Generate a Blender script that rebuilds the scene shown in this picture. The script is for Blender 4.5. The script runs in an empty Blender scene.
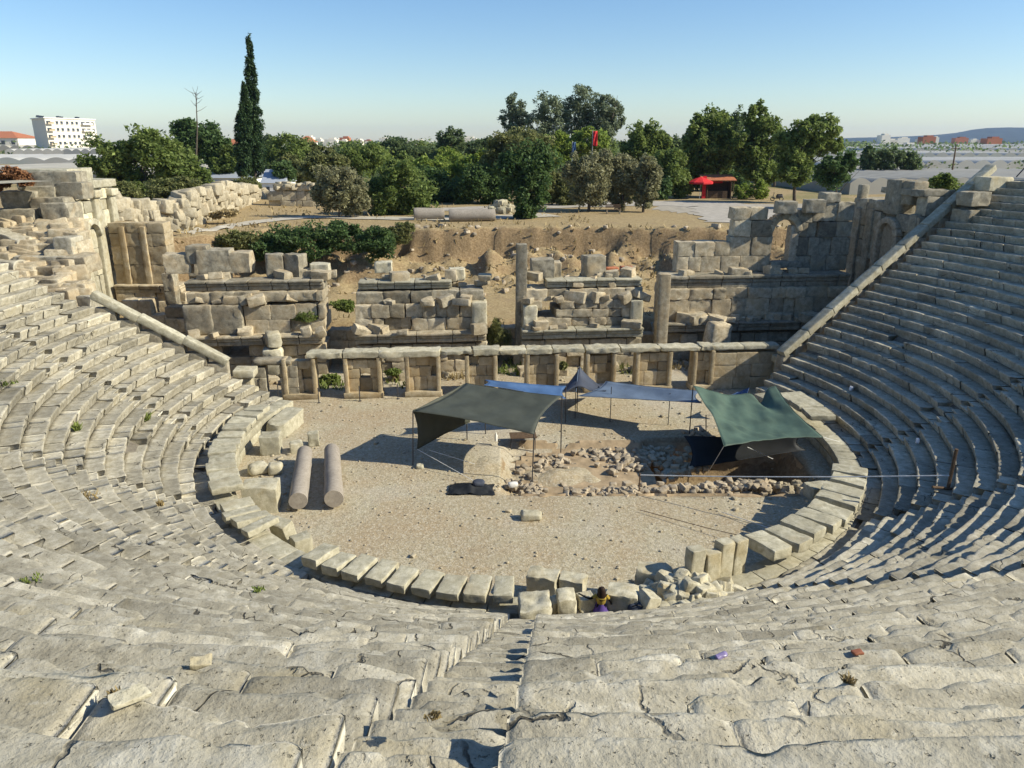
import bpy, math, random
import numpy as np
from mathutils import Vector, Matrix
rnd = random.Random(7)
D = bpy.data; S = bpy.context.scene; COL = S.collection
R_ = math.radians
# ------------------------------------------------------------------ camera model (used to turn measurements into metres)
F, HV, H = 750.0, 142.0, 14.0
PT = math.atan((384 - HV) / F)
cP, sP = math.cos(PT), math.sin(PT)
def at(u, v, z=None, d=None):
    a = (u - 512) / F; b = (384 - v) / F
    dy = cP + b * sP; dz = -sP + b * cP
    s = (z - H) / dz if d is None else d / dy
    return np.array([a * s, dy * s, H + dz * s])
def proj(p):
    z = p[2] - H; dep = p[1] * cP - z * sP; up = p[1] * sP + z * cP
    if dep < .1: return (1e5, 1e5, dep)
    return (512 + F * p[0] / dep, 384 - F * up / dep, dep)
# ------------------------------------------------------------------ noise
def _h(ix, iy, iz, s):
    with np.errstate(over='ignore'):
        n = ix.astype(np.uint32) * np.uint32(374761393) + iy.astype(np.uint32) * np.uint32(668265263) + iz.astype(np.uint32) * np.uint32(2147483647) + np.uint32(s * 1274126177 & 0xffffffff)
        n = (n ^ (n >> np.uint32(13))) * np.uint32(1274126177)
        n = (n ^ (n >> np.uint32(16))) * np.uint32(2246822519)
        n = n ^ (n >> np.uint32(15))
    return n.astype(np.float64) / 4294967295.0
def vn(p, s=0):
    p = np.asarray(p, float); i = np.floor(p).astype(np.int64); f = p - i; f = f * f * (3 - 2 * f)
    r = 0
    for a in (0, 1):
        for b in (0, 1):
            for c in (0, 1):
                w = (f[:, 0] if a else 1 - f[:, 0]) * (f[:, 1] if b else 1 - f[:, 1]) * (f[:, 2] if c else 1 - f[:, 2])
                r = r + w * _h(i[:, 0] + a, i[:, 1] + b, i[:, 2] + c, s)
    return r
def fbm(p, o=3, s=0):
    r = 0; a = 1; t = 0; p = np.asarray(p, float)
    for k in range(o):
        r = r + a * (vn(p, s + k * 17) - .5) * 2; t += a; a *= .5; p = p * 2.03 + 11.3
    return r / t
def sstep(a, b, x):
    t = np.clip((x - a) / (b - a), 0, 1); return t * t * (3 - 2 * t)
# ------------------------------------------------------------------ mesh collector
class MB:
    def __init__(s): s.v = []; s.f3 = []; s.f4 = []; s.n = 0; s.t = []; s.ng = []
    def add(s, v, quads=None, tris=None, tint=1.0, ngons=None):
        v = np.asarray(v, float).reshape(-1, 3)
        if quads is not None and len(quads): s.f4.append(np.asarray(quads, int) + s.n)
        if tris is not None and len(tris): s.f3.append(np.asarray(tris, int) + s.n)
        if ngons:
            for g in ngons: s.ng.append([i + s.n for i in g])
        s.v.append(v); s.t.append(np.broadcast_to(np.asarray(tint, float), (len(v),)) if np.ndim(tint) <= 1 else tint); s.n += len(v)
    def build(s, name, mat, parent=None, smooth=None, origin=None):
        if smooth is None: smooth = True if (s.n > 40000 or name in ('crown', 'foliage', 'seat_row', 'step', 'canopy')) else 'auto'
        me = D.meshes.new(name)
        v = np.concatenate(s.v) if s.v else np.zeros((0, 3))
        o3 = np.array(origin if origin is not None else (0, 0, 0), float)
        f4 = np.concatenate(s.f4) if s.f4 else np.zeros((0, 4), int)
        f3 = np.concatenate(s.f3) if s.f3 else np.zeros((0, 3), int)
        ng = s.ng
        loops = np.concatenate([f4.ravel(), f3.ravel()] + ([np.array([i for g in ng for i in g], int)] if ng else []))
        tot = np.concatenate([np.full(len(f4), 4), np.full(len(f3), 3), np.array([len(g) for g in ng], int)]).astype(np.int32)
        st = np.concatenate([[0], np.cumsum(tot)[:-1]]).astype(np.int32)
        me.vertices.add(len(v)); me.vertices.foreach_set('co', (v - o3).astype(np.float32).ravel())
        me.loops.add(len(loops)); me.loops.foreach_set('vertex_index', loops.astype(np.int32))
        me.polygons.add(len(tot)); me.polygons.foreach_set('loop_start', st); me.polygons.foreach_set('loop_total', tot)
        me.polygons.foreach_set('use_smooth', np.full(len(tot), bool(smooth)))
        me.update(calc_edges=True); me.validate()
        at_ = me.attributes.new('tint', 'FLOAT', 'POINT')
        at_.data.foreach_set('value', np.concatenate(s.t).astype(np.float32))
        if smooth == 'auto':
            try: me.set_sharp_from_angle(angle=R_(36))
            except Exception: pass
        o = D.objects.new(name, me); COL.objects.link(o); o.location = o3
        me.materials.append(mat)
        if parent is not None:
            o.parent = parent; o.location = o3 - np.array(parent.location)
        return o
def tag(o, label=None, cat=None, group=None, kind=None):
    if label: o['label'] = label
    if cat: o['category'] = cat
    if group: o['group'] = group
    if kind: o['kind'] = kind
    return o
def thing(name, label, cat, loc=(0, 0, 0), group=None):
    o = D.objects.new(name, None); COL.objects.link(o); o.location = [float(a) for a in loc]
    o.empty_display_size = .2
    return tag(o, label, cat, group)
ORD = ['first', 'second', 'third', 'fourth', 'fifth', 'sixth', 'seventh', 'eighth', 'ninth', 'tenth', 'eleventh', 'twelfth', 'thirteenth', 'fourteenth', 'fifteenth', 'sixteenth', 'seventeenth', 'eighteenth']
# ------------------------------------------------------------------ shapes
_lat = {}
def lattice(nx, ny, nz):
    k = (nx, ny, nz)
    if k in _lat: return _lat[k]
    def lin(n):
        return np.concatenate([[-1, -.86], np.linspace(-.86, .86, n + 1)[1:-1], [.86, 1]])
    L = [lin(nx), lin(ny), lin(nz)]
    vs = []; qs = []; n = 0
    for ax in range(3):
        b, c = (ax + 1) % 3, (ax + 2) % 3
        for sg in (-1, 1):
            B, Cc = np.meshgrid(L[b], L[c], indexing='ij'); m, q = B.shape
            P = np.zeros((m * q, 3)); P[:, ax] = sg; P[:, b] = B.ravel(); P[:, c] = Cc.ravel()
            I = np.arange(m * q).reshape(m, q) + n
            Q = np.stack([I[:-1, :-1], I[1:, :-1], I[1:, 1:], I[:-1, 1:]], -1).reshape(-1, 4)
            if sg < 0: Q = Q[:, ::-1]
            vs.append(P); qs.append(Q); n += m * q
    v = np.concatenate(vs); q = np.concatenate(qs)
    key = np.round(v, 5); u, inv = np.unique(key, axis=0, return_inverse=True)
    _lat[k] = (u, inv.ravel()[q]); return _lat[k]
def rough(size, seed, r=.05, amp=.02, n=(3, 3, 3), fr=2.5, chip=0.):
    """a worn stone block, centred, full size given"""
    v, q = lattice(*n); h = np.array(size) / 2
    p = v * h; r = min(r, h.min() * .9)
    inn = np.clip(p, -(h - r), h - r); dlt = p - inn; l = np.linalg.norm(dlt, axis=1, keepdims=True); l[l == 0] = 1
    p = inn + dlt / l * np.minimum(l, r)
    o = np.array([seed * 3.17 % 97, seed * 7.31 % 89, seed * 1.93 % 83])
    dd = np.stack([fbm(p * fr * 1.3 + o + 31 * k, 4, k) for k in range(3)], 1)
    p = p + dd * amp
    if chip > 0:
        rr = np.random.RandomState(int(seed * 13) % 99991)
        for _ in range(2 + rr.randint(3)):
            nrm = rr.normal(size=3); nrm /= np.linalg.norm(nrm)
            lim = np.abs(nrm * h).sum() * (1 - chip * rr.uniform(.5, 1.0))
            ex = p @ nrm - lim; m = ex > 0
            p[m] -= nrm * ex[m][:, None] * .95
    return p, q
def rot(p, yaw=0, pitch=0, roll=0):
    M = np.array(Matrix.Rotation(yaw, 3, 'Z') @ Matrix.Rotation(pitch, 3, 'X') @ Matrix.Rotation(roll, 3, 'Y'))
    return p @ M.T
_seed = [1]
def sd():
    _seed[0] += 1; return _seed[0]
def box(mb, c, size, yaw=0, tint=1, pitch=0, roll=0):
    h = np.array(size) / 2
    v = np.array([[x, y, z] for x in (-1, 1) for y in (-1, 1) for z in (-1, 1)]) * h
    q = [[0, 1, 3, 2], [4, 6, 7, 5], [0, 4, 5, 1], [2, 3, 7, 6], [0, 2, 6, 4], [1, 5, 7, 3]]
    mb.add(rot(v, yaw, pitch, roll) + np.array(c), q, tint=tint)
def stone(mb, c, size, yaw=0, pitch=0, roll=0, r=.06, amp=.03, n=(3, 3, 3), chip=.0, fr=2.2, tint=None):
    p, q = rough(size, sd(), r, amp, n, fr, chip)
    mb.add(rot(p, yaw, pitch, roll) + np.array(c), q, tint=rnd.uniform(.82, 1.15) if tint is None else tint)
def tube(mb, pts, rad, n=8, tint=1, caps=True):
    pts = np.array(pts, float); m = len(pts); rad = np.broadcast_to(rad, (m,))
    rings = []
    for i in range(m):
        t = pts[min(i + 1, m - 1)] - pts[max(i - 1, 0)]; t /= (np.linalg.norm(t) + 1e-9)
        a = np.array([0, 0, 1.]) if abs(t[2]) < .9 else np.array([1., 0, 0])
        x = np.cross(t, a); x /= np.linalg.norm(x); y = np.cross(t, x)
        an = np.arange(n) * 2 * math.pi / n
        rings.append(pts[i] + rad[i] * (np.cos(an)[:, None] * x + np.sin(an)[:, None] * y))
    v = np.concatenate(rings); q = []
    for i in range(m - 1):
        for j in range(n):
            k = (j + 1) % n; q.append([i * n + j, (i + 1) * n + j, (i + 1) * n + k, i * n + k])
    mb.add(v, q, tint=tint, ngons=[list(range(n))[::-1] and list(range(n)), list(range((m - 1) * n, m * n))[::-1]] if caps else None)
def lathe(mb, prof, c, n=20, tint=1):
    v = []; q = []
    an = np.arange(n) * 2 * math.pi / n
    for r, z in prof: v.append(np.stack([r * np.cos(an), r * np.sin(an), np.full(n, z)], 1))
    v = np.concatenate(v) + np.array(c); m = len(prof)
    for i in range(m - 1):
        for j in range(n):
            k = (j + 1) % n; q.append([i * n + j, i * n + k, (i + 1) * n + k, (i + 1) * n + j])
    mb.add(v, q, tint=tint, ngons=[list(range(n))[::-1], list(range((m - 1) * n, m * n))])
def quadgrid(nu, nv):
    I = np.arange((nu + 1) * (nv + 1)).reshape(nu + 1, nv + 1)
    return np.stack([I[:-1, :-1], I[1:, :-1], I[1:, 1:], I[:-1, 1:]], -1).reshape(-1, 4)
# ------------------------------------------------------------------ materials
def newmat(name):
    m = D.materials.new(name); m.use_nodes = True; nt = m.node_tree; b = nt.nodes['Principled BSDF']
    return m, nt, b
class G_:
    """tiny node helper"""
    def __init__(s, nt): s.nt = nt
    def n(s, t, **k):
        x = s.nt.nodes.new(t)
        for a, b in k.items(): setattr(x, a, b)
        return x
    def l(s, a, b): s.nt.links.new(a, b)
    def pos(s): return s.n('ShaderNodeNewGeometry').outputs['Position']
    def noise(s, vec, sc, det=4, ro=.6, dist=0):
        x = s.n('ShaderNodeTexNoise'); x.inputs['Scale'].default_value = sc; x.inputs['Detail'].default_value = det
        x.inputs['Roughness'].default_value = ro; x.inputs['Distortion'].default_value = dist; s.l(vec, x.inputs['Vector']); return x.outputs['Fac']
    def ramp(s, fac, st):
        x = s.n('ShaderNodeValToRGB'); e = x.color_ramp.elements
        while len(e) < len(st): e.new(.5)
        for i, (p, c) in enumerate(st):
            e[i].position = p; e[i].color = tuple(c) + (1,) if len(c) == 3 else c
        s.l(fac, x.inputs['Fac']); return x.outputs['Color']
    def fr(s, fac, a, b):
        x = s.n('ShaderNodeMapRange'); x.inputs['From Min'].default_value = a; x.inputs['From Max'].default_value = b
        s.l(fac, x.inputs['Value']); return x.outputs['Result']
    def mix(s, fac, a, b, mode='MIX'):
        x = s.n('ShaderNodeMix', data_type='RGBA', blend_type=mode)
        for inp, val in ((x.inputs[0], fac), (x.inputs[6], a), (x.inputs[7], b)):
            if isinstance(val, (int, float)): inp.default_value = val
            elif isinstance(val, tuple): inp.default_value = val + (1,)
            else: s.l(val, inp)
        return x.outputs[2]
    def math(s, op, a, b):
        x = s.n('ShaderNodeMath', operation=op)
        for inp, val in ((x.inputs[0], a), (x.inputs[1], b)):
            if isinstance(val, (int, float)): inp.default_value = val
            else: s.l(val, inp)
        return x.outputs[0]
    def bump(s, h, st, dist, prev=None):
        x = s.n('ShaderNodeBump'); x.inputs['Strength'].default_value = st; x.inputs['Distance'].default_value = dist
        s.l(h, x.inputs['Height'])
        if prev is not None: s.l(prev, x.inputs['Normal'])
        return x.outputs['Normal']
    def tint(s):
        x = s.n('ShaderNodeAttribute'); x.attribute_name = 'tint'; return x.outputs['Fac']
def stone_mat(name, dark, mid, light, stain=None, sc=1.0, pit=.5, light_amt=.62, stain_amt=.55):
    m, nt, b = newmat(name); g = G_(nt); p = g.pos()
    n1 = g.noise(p, .55 * sc, 5, .62); n2 = g.noise(p, 3.2 * sc, 6, .68, .3); n3 = g.noise(p, 17 * sc, 4, .7)
    c = g.ramp(n2, [(.3, dark), (.5, mid), (.74, light)])
    c = g.mix(g.fr(n1, .38, .68), c, g.mix(.5, c, tuple(x * .74 for x in mid)))
    if stain:
        n4 = g.noise(p, .9 * sc, 4, .6, .5)
        c = g.mix(g.math('MULTIPLY', g.fr(n4, stain_amt, .78), .75), c, stain)
    n5 = g.noise(p, 45 * sc, 3, .7); c = g.mix(g.math('MULTIPLY', g.fr(n5, .42, .3), .8), c, tuple(x * .55 for x in dark)); n7 = g.noise(p, 1.6 * sc, 5, .7, .8); c = g.mix(g.math('MULTIPLY', g.fr(n7, .6, .66), .45), c, light)
    c = g.mix(g.fr(n3, light_amt, .85), c, light)
    c = g.mix(g.fr(n3, .36, .22), c, tuple(x * .5 for x in dark))
    crk = None
    if name == 'seat_limestone':
        pt_ = g.n('ShaderNodeNewGeometry').outputs['Pointiness']
        c = g.mix(g.math('MULTIPLY', g.fr(pt_, .51, .58), .75), c, light)
        nd = g.n('ShaderNodeTexNoise'); nd.inputs['Scale'].default_value = 2.2; nd.inputs['Detail'].default_value = 5; g.l(p, nd.inputs['Vector'])
        vm = g.n('ShaderNodeVectorMath', operation='MULTIPLY_ADD'); g.l(nd.outputs['Color'], vm.inputs[0]); vm.inputs[1].default_value = (.55, .55, .55); g.l(p, vm.inputs[2])
        ve = g.n('ShaderNodeTexVoronoi', feature='DISTANCE_TO_EDGE'); ve.inputs['Scale'].default_value = .85; g.l(vm.outputs[0], ve.inputs['Vector'])
        msk = g.fr(g.noise(p, .9, 3, .6), .5, .58)
        crk = g.math('MULTIPLY', g.fr(ve.outputs['Distance'], .013, .004), msk)
        c = g.mix(g.math('MULTIPLY', crk, .85), c, (.05, .045, .035))
        pit_ = g.fr(g.noise(p, 24, 3, .6, .3), .36, .3); c = g.mix(g.math('MULTIPLY', pit_, .45), c, tuple(x * .5 for x in dark))
    t = g.n('ShaderNodeVectorMath', operation='SCALE'); g.l(c, t.inputs[0]); g.l(g.tint(), t.inputs['Scale'])
    g.l(t.outputs[0], b.inputs['Base Color'])
    b.inputs['Roughness'].default_value = .92; b.inputs['Specular IOR Level'].default_value = .15
    v = g.n('ShaderNodeTexVoronoi'); v.inputs['Scale'].default_value = 26 * sc; g.l(p, v.inputs['Vector'])
    n6 = g.noise(p, 62 * sc, 3, .75)
    nb = g.bump(n2, .6, .03 / sc)
    nb = g.bump(n3, .7 * pit, .014 / sc, nb)
    nb = g.bump(n6, .8 * pit, .008 / sc, nb)
    nb = g.bump(v.outputs['Distance'], .35 * pit, .012 / sc, nb)
    if crk is not None: nb = g.bump(g.math('SUBTRACT', 1.0, g.math('MAXIMUM', crk, g.math('MULTIPLY', pit_, .6))), .9, .03, nb)
    g.l(nb, b.inputs['Normal']); return m
def plain(name, col, rough=.8, spec=.2, var=.25, sc=4, bump=0, metal=0, bsc=30):
    m, nt, b = newmat(name); g = G_(nt); p = g.pos()
    n = g.noise(p, sc, 4, .6)
    c = g.ramp(n, [(.3, tuple(x * (1 - var) for x in col)), (.7, tuple(min(1, x * (1 + var)) for x in col))])
    t = g.n('ShaderNodeVectorMath', operation='SCALE'); g.l(c, t.inputs[0]); g.l(g.tint(), t.inputs['Scale'])
    g.l(t.outputs[0], b.inputs['Base Color']); b.inputs['Roughness'].default_value = rough; b.inputs['Specular IOR Level'].default_value = spec
    b.inputs['Metallic'].default_value = metal
    if bump: g.l(g.bump(g.noise(p, bsc, 3), bump, .02), b.inputs['Normal'])
    return m
def leaf_mat(name, col, col2, tr=.3):
    m, nt, b = newmat(name); g = G_(nt); p = g.pos()
    n = g.noise(p, .8, 3)
    c = g.ramp(n, [(.35, col), (.68, col2)])
    t = g.n('ShaderNodeVectorMath', operation='SCALE'); g.l(c, t.inputs[0]); g.l(g.tint(), t.inputs['Scale'])
    g.l(t.outputs[0], b.inputs['Base Color']); b.inputs['Roughness'].default_value = .6; b.inputs['Specular IOR Level'].default_value = .25
    tl = g.n('ShaderNodeBsdfTranslucent'); g.l(t.outputs[0], tl.inputs['Color'])
    mx = g.n('ShaderNodeMixShader'); mx.inputs[0].default_value = tr
    g.l(b.outputs[0], mx.inputs[1]); g.l(tl.outputs[0], mx.inputs[2]); g.l(mx.outputs[0], nt.nodes['Material Output'].inputs['Surface'])
    return m
M = {}
M['seat'] = stone_mat('seat_limestone', (.25, .226, .165), (.41, .373, .28), (.6, .565, .46), (.34, .285, .165), 1.15, .85, .6, .58)
M['slab'] = stone_mat('slab_limestone', (.26, .24, .17), (.42, .39, .285), (.6, .57, .455), (.33, .28, .18), 1.2, .7)
M['ruin'] = stone_mat('weathered_ruin_stone', (.2, .17, .115), (.43, .37, .26), (.66, .6, .455), (.46, .34, .19), 1.0, 1.0, .6, .42)
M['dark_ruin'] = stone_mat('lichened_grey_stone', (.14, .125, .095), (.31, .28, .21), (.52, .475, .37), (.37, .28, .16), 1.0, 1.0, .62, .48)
M['cream'] = stone_mat('cream_cut_stone', (.3, .27, .185), (.5, .46, .335), (.66, .62, .49), (.42, .33, .17), 1.1, .8, .6, .52)
M['rubble'] = stone_mat('pale_rubble_stone', (.28, .24, .165), (.43, .375, .265), (.58, .53, .41), (.4, .3, .18), 1.3, .6)
M['tanrubble'] = stone_mat('dusty_rubble_stone', (.24, .19, .13), (.42, .35, .25), (.56, .49, .38), (.36, .27, .16), 1.5, .6)
M['tan'] = stone_mat('tan_weathered_stone', (.24, .19, .115), (.42, .345, .22), (.56, .49, .36), (.4, .27, .12), .9, .7, .6, .45)
M['column'] = stone_mat('grey_granite_column', (.25, .22, .18), (.33, .29, .24), (.4, .36, .3), None, 2.2, .2, .7)
M['core'] = stone_mat('rubble_fill', (.09, .08, .065), (.18, .16, .125), (.26, .23, .18), None, 1.4, .9)
M['wood'] = plain('weathered_timber', (.12, .08, .05), .85, .2, .4, 8)
M['bark'] = plain('tree_bark', (.11, .09, .07), .95, .1, .4, 6, .6)
M['metal'] = plain('dark_steel_pole', (.045, .045, .05), .5, .4, .2)
M['steel'] = plain('galvanised_steel', (.35, .36, .38), .45, .5, .15)
def cloth(name, col, var=.12):
    m = plain(name, col, .62, .3, var * 2, 1.1, .3, 0, 22); return m
M['olive_cloth'] = cloth('olive_canvas', (.062, .068, .052))
M['green_cloth'] = cloth('green_tarp_cloth', (.075, .12, .09))
M['blue_cloth'] = cloth('blue_tarp_cloth', (.05, .105, .22))
M['bluegrey_cloth'] = cloth('faded_blue_tarp_cloth', (.115, .155, .215))
M['navy_cloth'] = cloth('navy_canvas', (.05, .06, .085))
M['black_cloth_pit_shade'] = cloth('black_cloth_and_pit_shade', (.018, .02, .022))  # real black cloth; also colours the sheet standing in for shade in the dig
M['rope'] = plain('white_rope', (.75, .75, .72), .8)
M['red'] = plain('red_canvas', (.62, .035, .04), .7, .2, .15)
M['white'] = plain('white_paint', (.78, .77, .73), .7, .2, .06, 1)
M['whitewall'] = plain('cream_render_wall', (.74, .69, .58), .85, .2, .06, 1)
M['tile'] = plain('terracotta_tiles', (.42, .16, .08), .85, .2, .25, 3)
M['glass'] = plain('dark_window_glass', (.05, .06, .075), .15, .5, .1)
M['roofgrey'] = plain('grey_sheet_roof', (.36, .39, .44), .5, .4, .08)
M['poly'] = plain('polythene_sheet', (.36, .345, .3), .85, .1, .14, .08)
M['polywhite'] = plain('white_polythene_sheet', (.47, .46, .42), .85, .1, .1, .08)
M['skin'] = plain('skin', (.42, .24, .16), .6); M['hair'] = plain('dark_brown_hair', (.025, .014, .01), .6)
M['purple'] = plain('purple_dress_cloth', (.1, .06, .24), .8); M['yellow'] = plain('yellow_shirt_cloth', (.38, .27, .05), .8)
M['plastic'] = plain('crumpled_plastic', (.22, .18, .34), .3, .5, .2, 20); M['orange'] = plain('orange_scrap', (.24, .09, .05), .7)
M['paper'] = plain('white_paper', (.8, .8, .8), .8)
M['L_green'] = leaf_mat('broadleaf_leaves', (0.14, 0.195, 0.05), (0.25, 0.31, 0.09), 0.5)
M['L_bright'] = leaf_mat('bright_leaves', (0.18, 0.26, 0.05), (0.32, 0.38, 0.08), 0.5)
M['L_dark'] = leaf_mat('dark_evergreen_leaves', (0.075, 0.135, 0.045), (0.135, 0.2, 0.065), 0.45)
M['L_olive'] = leaf_mat('olive_leaves', (0.24, 0.235, 0.12), (0.34, 0.33, 0.19), 0.45)
M['L_blue'] = leaf_mat('eucalyptus_leaves', (0.18, 0.225, 0.14), (0.26, 0.3, 0.175), 0.5)
M['L_cyp'] = leaf_mat('cypress_leaves', (0.034, 0.07, 0.028), (0.07, 0.115, 0.04), 0.25)
M['L_scrub'] = leaf_mat('scrub_leaves', (0.17, 0.19, 0.065), (0.27, 0.275, 0.11), 0.5)
M['L_dry'] = leaf_mat('dry_russet_leaves', (.2, .09, .04), (.3, .15, .07))
M['L_straw'] = leaf_mat('straw_stalks', (.3, .23, .11), (.42, .33, .17))
M['L_grass'] = leaf_mat('grass_blades', (.14, .19, .04), (.22, .26, .07))
M['L_far'] = leaf_mat('distant_leaves', (0.11, 0.16, 0.07), (0.18, 0.23, 0.09), 0.5)
# ------------------------------------------------------------------ theatre geometry constants
C0 = np.array([1.03, 33.3]); RB, TR, RS, Z0, NR = 14.95, .571, .3776, .85, 29
def zcone(R): return Z0 + (RS / TR) * (R - RB)
def az(u, v, z): p = at(u, v, z=z); return math.degrees(math.atan2(p[1] - C0[1], p[0] - C0[0]))
def cyl(R, a, z): return np.array([C0[0] + R * math.cos(R_(a)), C0[1] + R * math.sin(R_(a)), z])
LA = (np.array([-14.75, 38.35]), np.array([-22.6, 37.2]))     # left end wall of the seating
RA = (np.array([15.2, 41.0]), np.array([28.9, 47.2]))         # right end wall
def endang(line, R):
    p, q = line; d = (q - p) / np.linalg.norm(q - p); w = p - C0; b = w @ d; c = w @ w - R * R
    t = -b + math.sqrt(max(b * b - c, 0)); x = p + d * t - C0; return math.degrees(math.atan2(x[1], x[0])) % 360
def linex(line, x):
    p, q = line; return p[1] + (q[1] - p[1]) / (q[0] - p[0]) * (x - p[0])
# ------------------------------------------------------------------ terrain
def ground(x, y):
    x = np.asarray(x, float); y = np.asarray(y, float); r = np.hypot(x - C0[0], y - C0[1])
    n = fbm(np.stack([x * .12, y * .12, x * 0 + 3], -1).reshape(-1, 3), 3, 5).reshape(x.shape)
    n2 = fbm(np.stack([x * .55, y * .55, x * 0 + 9], -1).reshape(-1, 3), 3, 15).reshape(x.shape)
    far = np.hypot(x, y - 40)
    gul = np.abs(fbm(np.stack([x * .6, y * .35, x * 0 + 21], -1).reshape(-1, 3), 4, 33).reshape(x.shape))
    plat = 6.5 + 1.9 * sstep(-18, -60, x) * sstep(60, 110, y) - 3.2 * sstep(30, 60, x) * sstep(100, 40, y) * 0
    plat = plat + .25 * n * sstep(80, 120, far)
    hill = 12.0 + 3 * sstep(-20, -80, y)
    # behind / beside the seating the hillside carries it
    back = sstep(62, 37, y) * sstep(60, 40, np.abs(x)) * 0 + sstep(46, 34, y - .18 * np.abs(x - 1))
    base = plat * (1 - back) + hill * back
    # excavated stage area
    e = n * 1.3 + n2 * .55 + .45 * gul - .2
    yb = -9 * sstep(-17, -30, x); pit = sstep(69.9 + e + yb, 68.7 + e + yb - .5 * np.abs(n2), y) * sstep(-37, -33, x) * sstep(44, 38, x + .5 * n2)
    pz = 2.0 * sstep(49.5, 52.5, y) + 2.1 * sstep(60.5, 69, y) * (.8 + .45 * n2) + n2 * .16 * sstep(51, 54, y) + np.clip(n2, 0, 1) * 1.0 * sstep(61, 65, y)
    n3 = fbm(np.stack([x * 1.3, y * 1.3, x * 0 + 29], -1).reshape(-1, 3), 3, 51).reshape(x.shape)
    z = base * (1 - pit) + pz * pit + .3 * n3 * sstep(59, 63, y) * sstep(73, 69.5, y) * (np.abs(x - 4) < 40)
    # hollow under the seating and orchestra
    la = np.where(x < C0[0], linex(LA, np.minimum(x, -14.75)), linex(RA, np.maximum(x, 15.2)))
    cav = sstep(35.2, 33.9, r) * (y < la + .3)
    z = z * (1 - cav) + (-.25) * cav
    orch = (r < 14.6) & (y < 49)
    z = np.where(orch, n2 * .03 * sstep(13.5, 11, r), z)
    z = np.where((y >= 38) & (y < 49) & (np.abs(x) < 15.2), n2 * .03, z)
    # dig
    dx = np.abs(x - 9.9) / 3.5; dy = np.abs(y - 31.4) / 3.1; k = np.maximum(dx, dy) + .06 * n2
    z = z - 2.3 * sstep(1.0, .86, k)
    dx = np.abs(x - 3.5) / 4.1; dy = np.abs(y - 31.3) / 2.9; k = np.maximum(dx, dy)
    z = z - (.45 + .12 * n2) * sstep(1.0, .85, k)
    return z
def gz(x, y): return float(ground(np.array([x]), np.array([y]))[0])
def axis(lo, hi, st, far_lo, far_hi, gr=1.22):
    a = list(np.arange(lo, hi + 1e-6, st)); s = st; x = lo; L = []
    while x > far_lo: s *= gr; x -= s; L.append(x)
    s = st; x = hi; U = []
    while x < far_hi: s *= gr; x += s; U.append(x)
    return np.array(L[::-1] + a + U)
xs = axis(-46, 50, .4, -7500, 7500); ys = axis(-6, 84, .36, -400, 7000)
X, Y = np.meshgrid(xs, ys, indexing='ij'); Zg = ground(X, Y)
mb = MB(); mb.add(np.stack([X, Y, Zg], -1).reshape(-1, 3), quadgrid(len(xs) - 1, len(ys) - 1))
def ground_mat():
    m, nt, b = newmat('ground_gravel_and_dry_grass'); g = G_(nt); p = g.pos()
    nA = g.noise(p, .05, 4, .6); nB = g.noise(p, .6, 5, .65, .3); nC = g.noise(p, 5, 5, .7); nD = g.noise(p, 26, 3, .7)
    grav = g.ramp(nC, [(.28, (.27, .23, .15)), (.5, (.41, .36, .245)), (.72, (.53, .475, .345))])
    warm = g.ramp(nC, [(.3, (.32, .24, .14)), (.7, (.48, .38, .24))])
    grav = g.mix(g.math('MULTIPLY', g.fr(nB, .42, .7), .8), grav, warm)
    nE = g.noise(p, .16, 3, .55, .6); grav = g.mix(g.math('MULTIPLY', g.fr(nE, .46, .62), .55), grav, (.36, .27, .165)); grav = g.mix(g.math('MULTIPLY', g.fr(nE, .44, .3), .5), grav, (.5, .465, .4))
    v = g.n('ShaderNodeTexVoronoi'); v.inputs['Scale'].default_value = 16; g.l(p, v.inputs['Vector'])
    sep = g.n('ShaderNodeSeparateColor'); g.l(v.outputs['Color'], sep.inputs[0])
    grav = g.mix(g.math('MULTIPLY', g.fr(sep.outputs[0], .6, .95), .6), grav, (.58, .53, .41)); grav = g.mix(g.math('MULTIPLY', g.fr(sep.outputs[1], .8, 1.0), .5), grav, (.26, .2, .14))
    straw = g.ramp(nC, [(.25, (.2, .145, .075)), (.5, (.35, .265, .14)), (.75, (.5, .4, .235))])
    straw = g.mix(g.fr(nB, .55, .7), straw, (.3, .22, .13))
    green = g.ramp(nC, [(.3, (.08, .1, .03)), (.7, (.2, .21, .08))])
    field = g.mix(g.fr(nA, .5, .6), straw, green)
    sx = g.n('ShaderNodeSeparateXYZ'); g.l(p, sx.inputs[0])
    z = sx.outputs['Z']; y = sx.outputs['Y']
    c = g.mix(g.fr(g.math('ADD', y, g.math('MULTIPLY', nB, 4)), 48, 52), grav, straw)
    c = g.mix(g.math('MULTIPLY', g.fr(y, 90, 130), 1.0), c, field)
    # steep cut bank shows bare brown earth
    ge = g.n('ShaderNodeNewGeometry'); sn = g.n('ShaderNodeSeparateXYZ'); g.l(ge.outputs['Normal'], sn.inputs[0])
    soil = g.ramp(nC, [(.25, (.13, .085, .045)), (.55, (.27, .19, .105)), (.8, (.4, .3, .18))])
    c = g.mix(g.math('MULTIPLY', g.fr(sn.outputs['Z'], .93, .7), .9), c, soil)
    g.l(c, b.inputs['Base Color']); b.inputs['Roughness'].default_value = .95; b.inputs['Specular IOR Level'].default_value = .1
    nb = g.bump(nC, .6, .08); nb = g.bump(nD, .6, .03, nb); nb = g.bump(v.outputs['Distance'], .35, .02, nb)
    g.l(nb, b.inputs['Normal']); return m
tag(mb.build('ground', ground_mat()), kind='structure')
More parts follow.
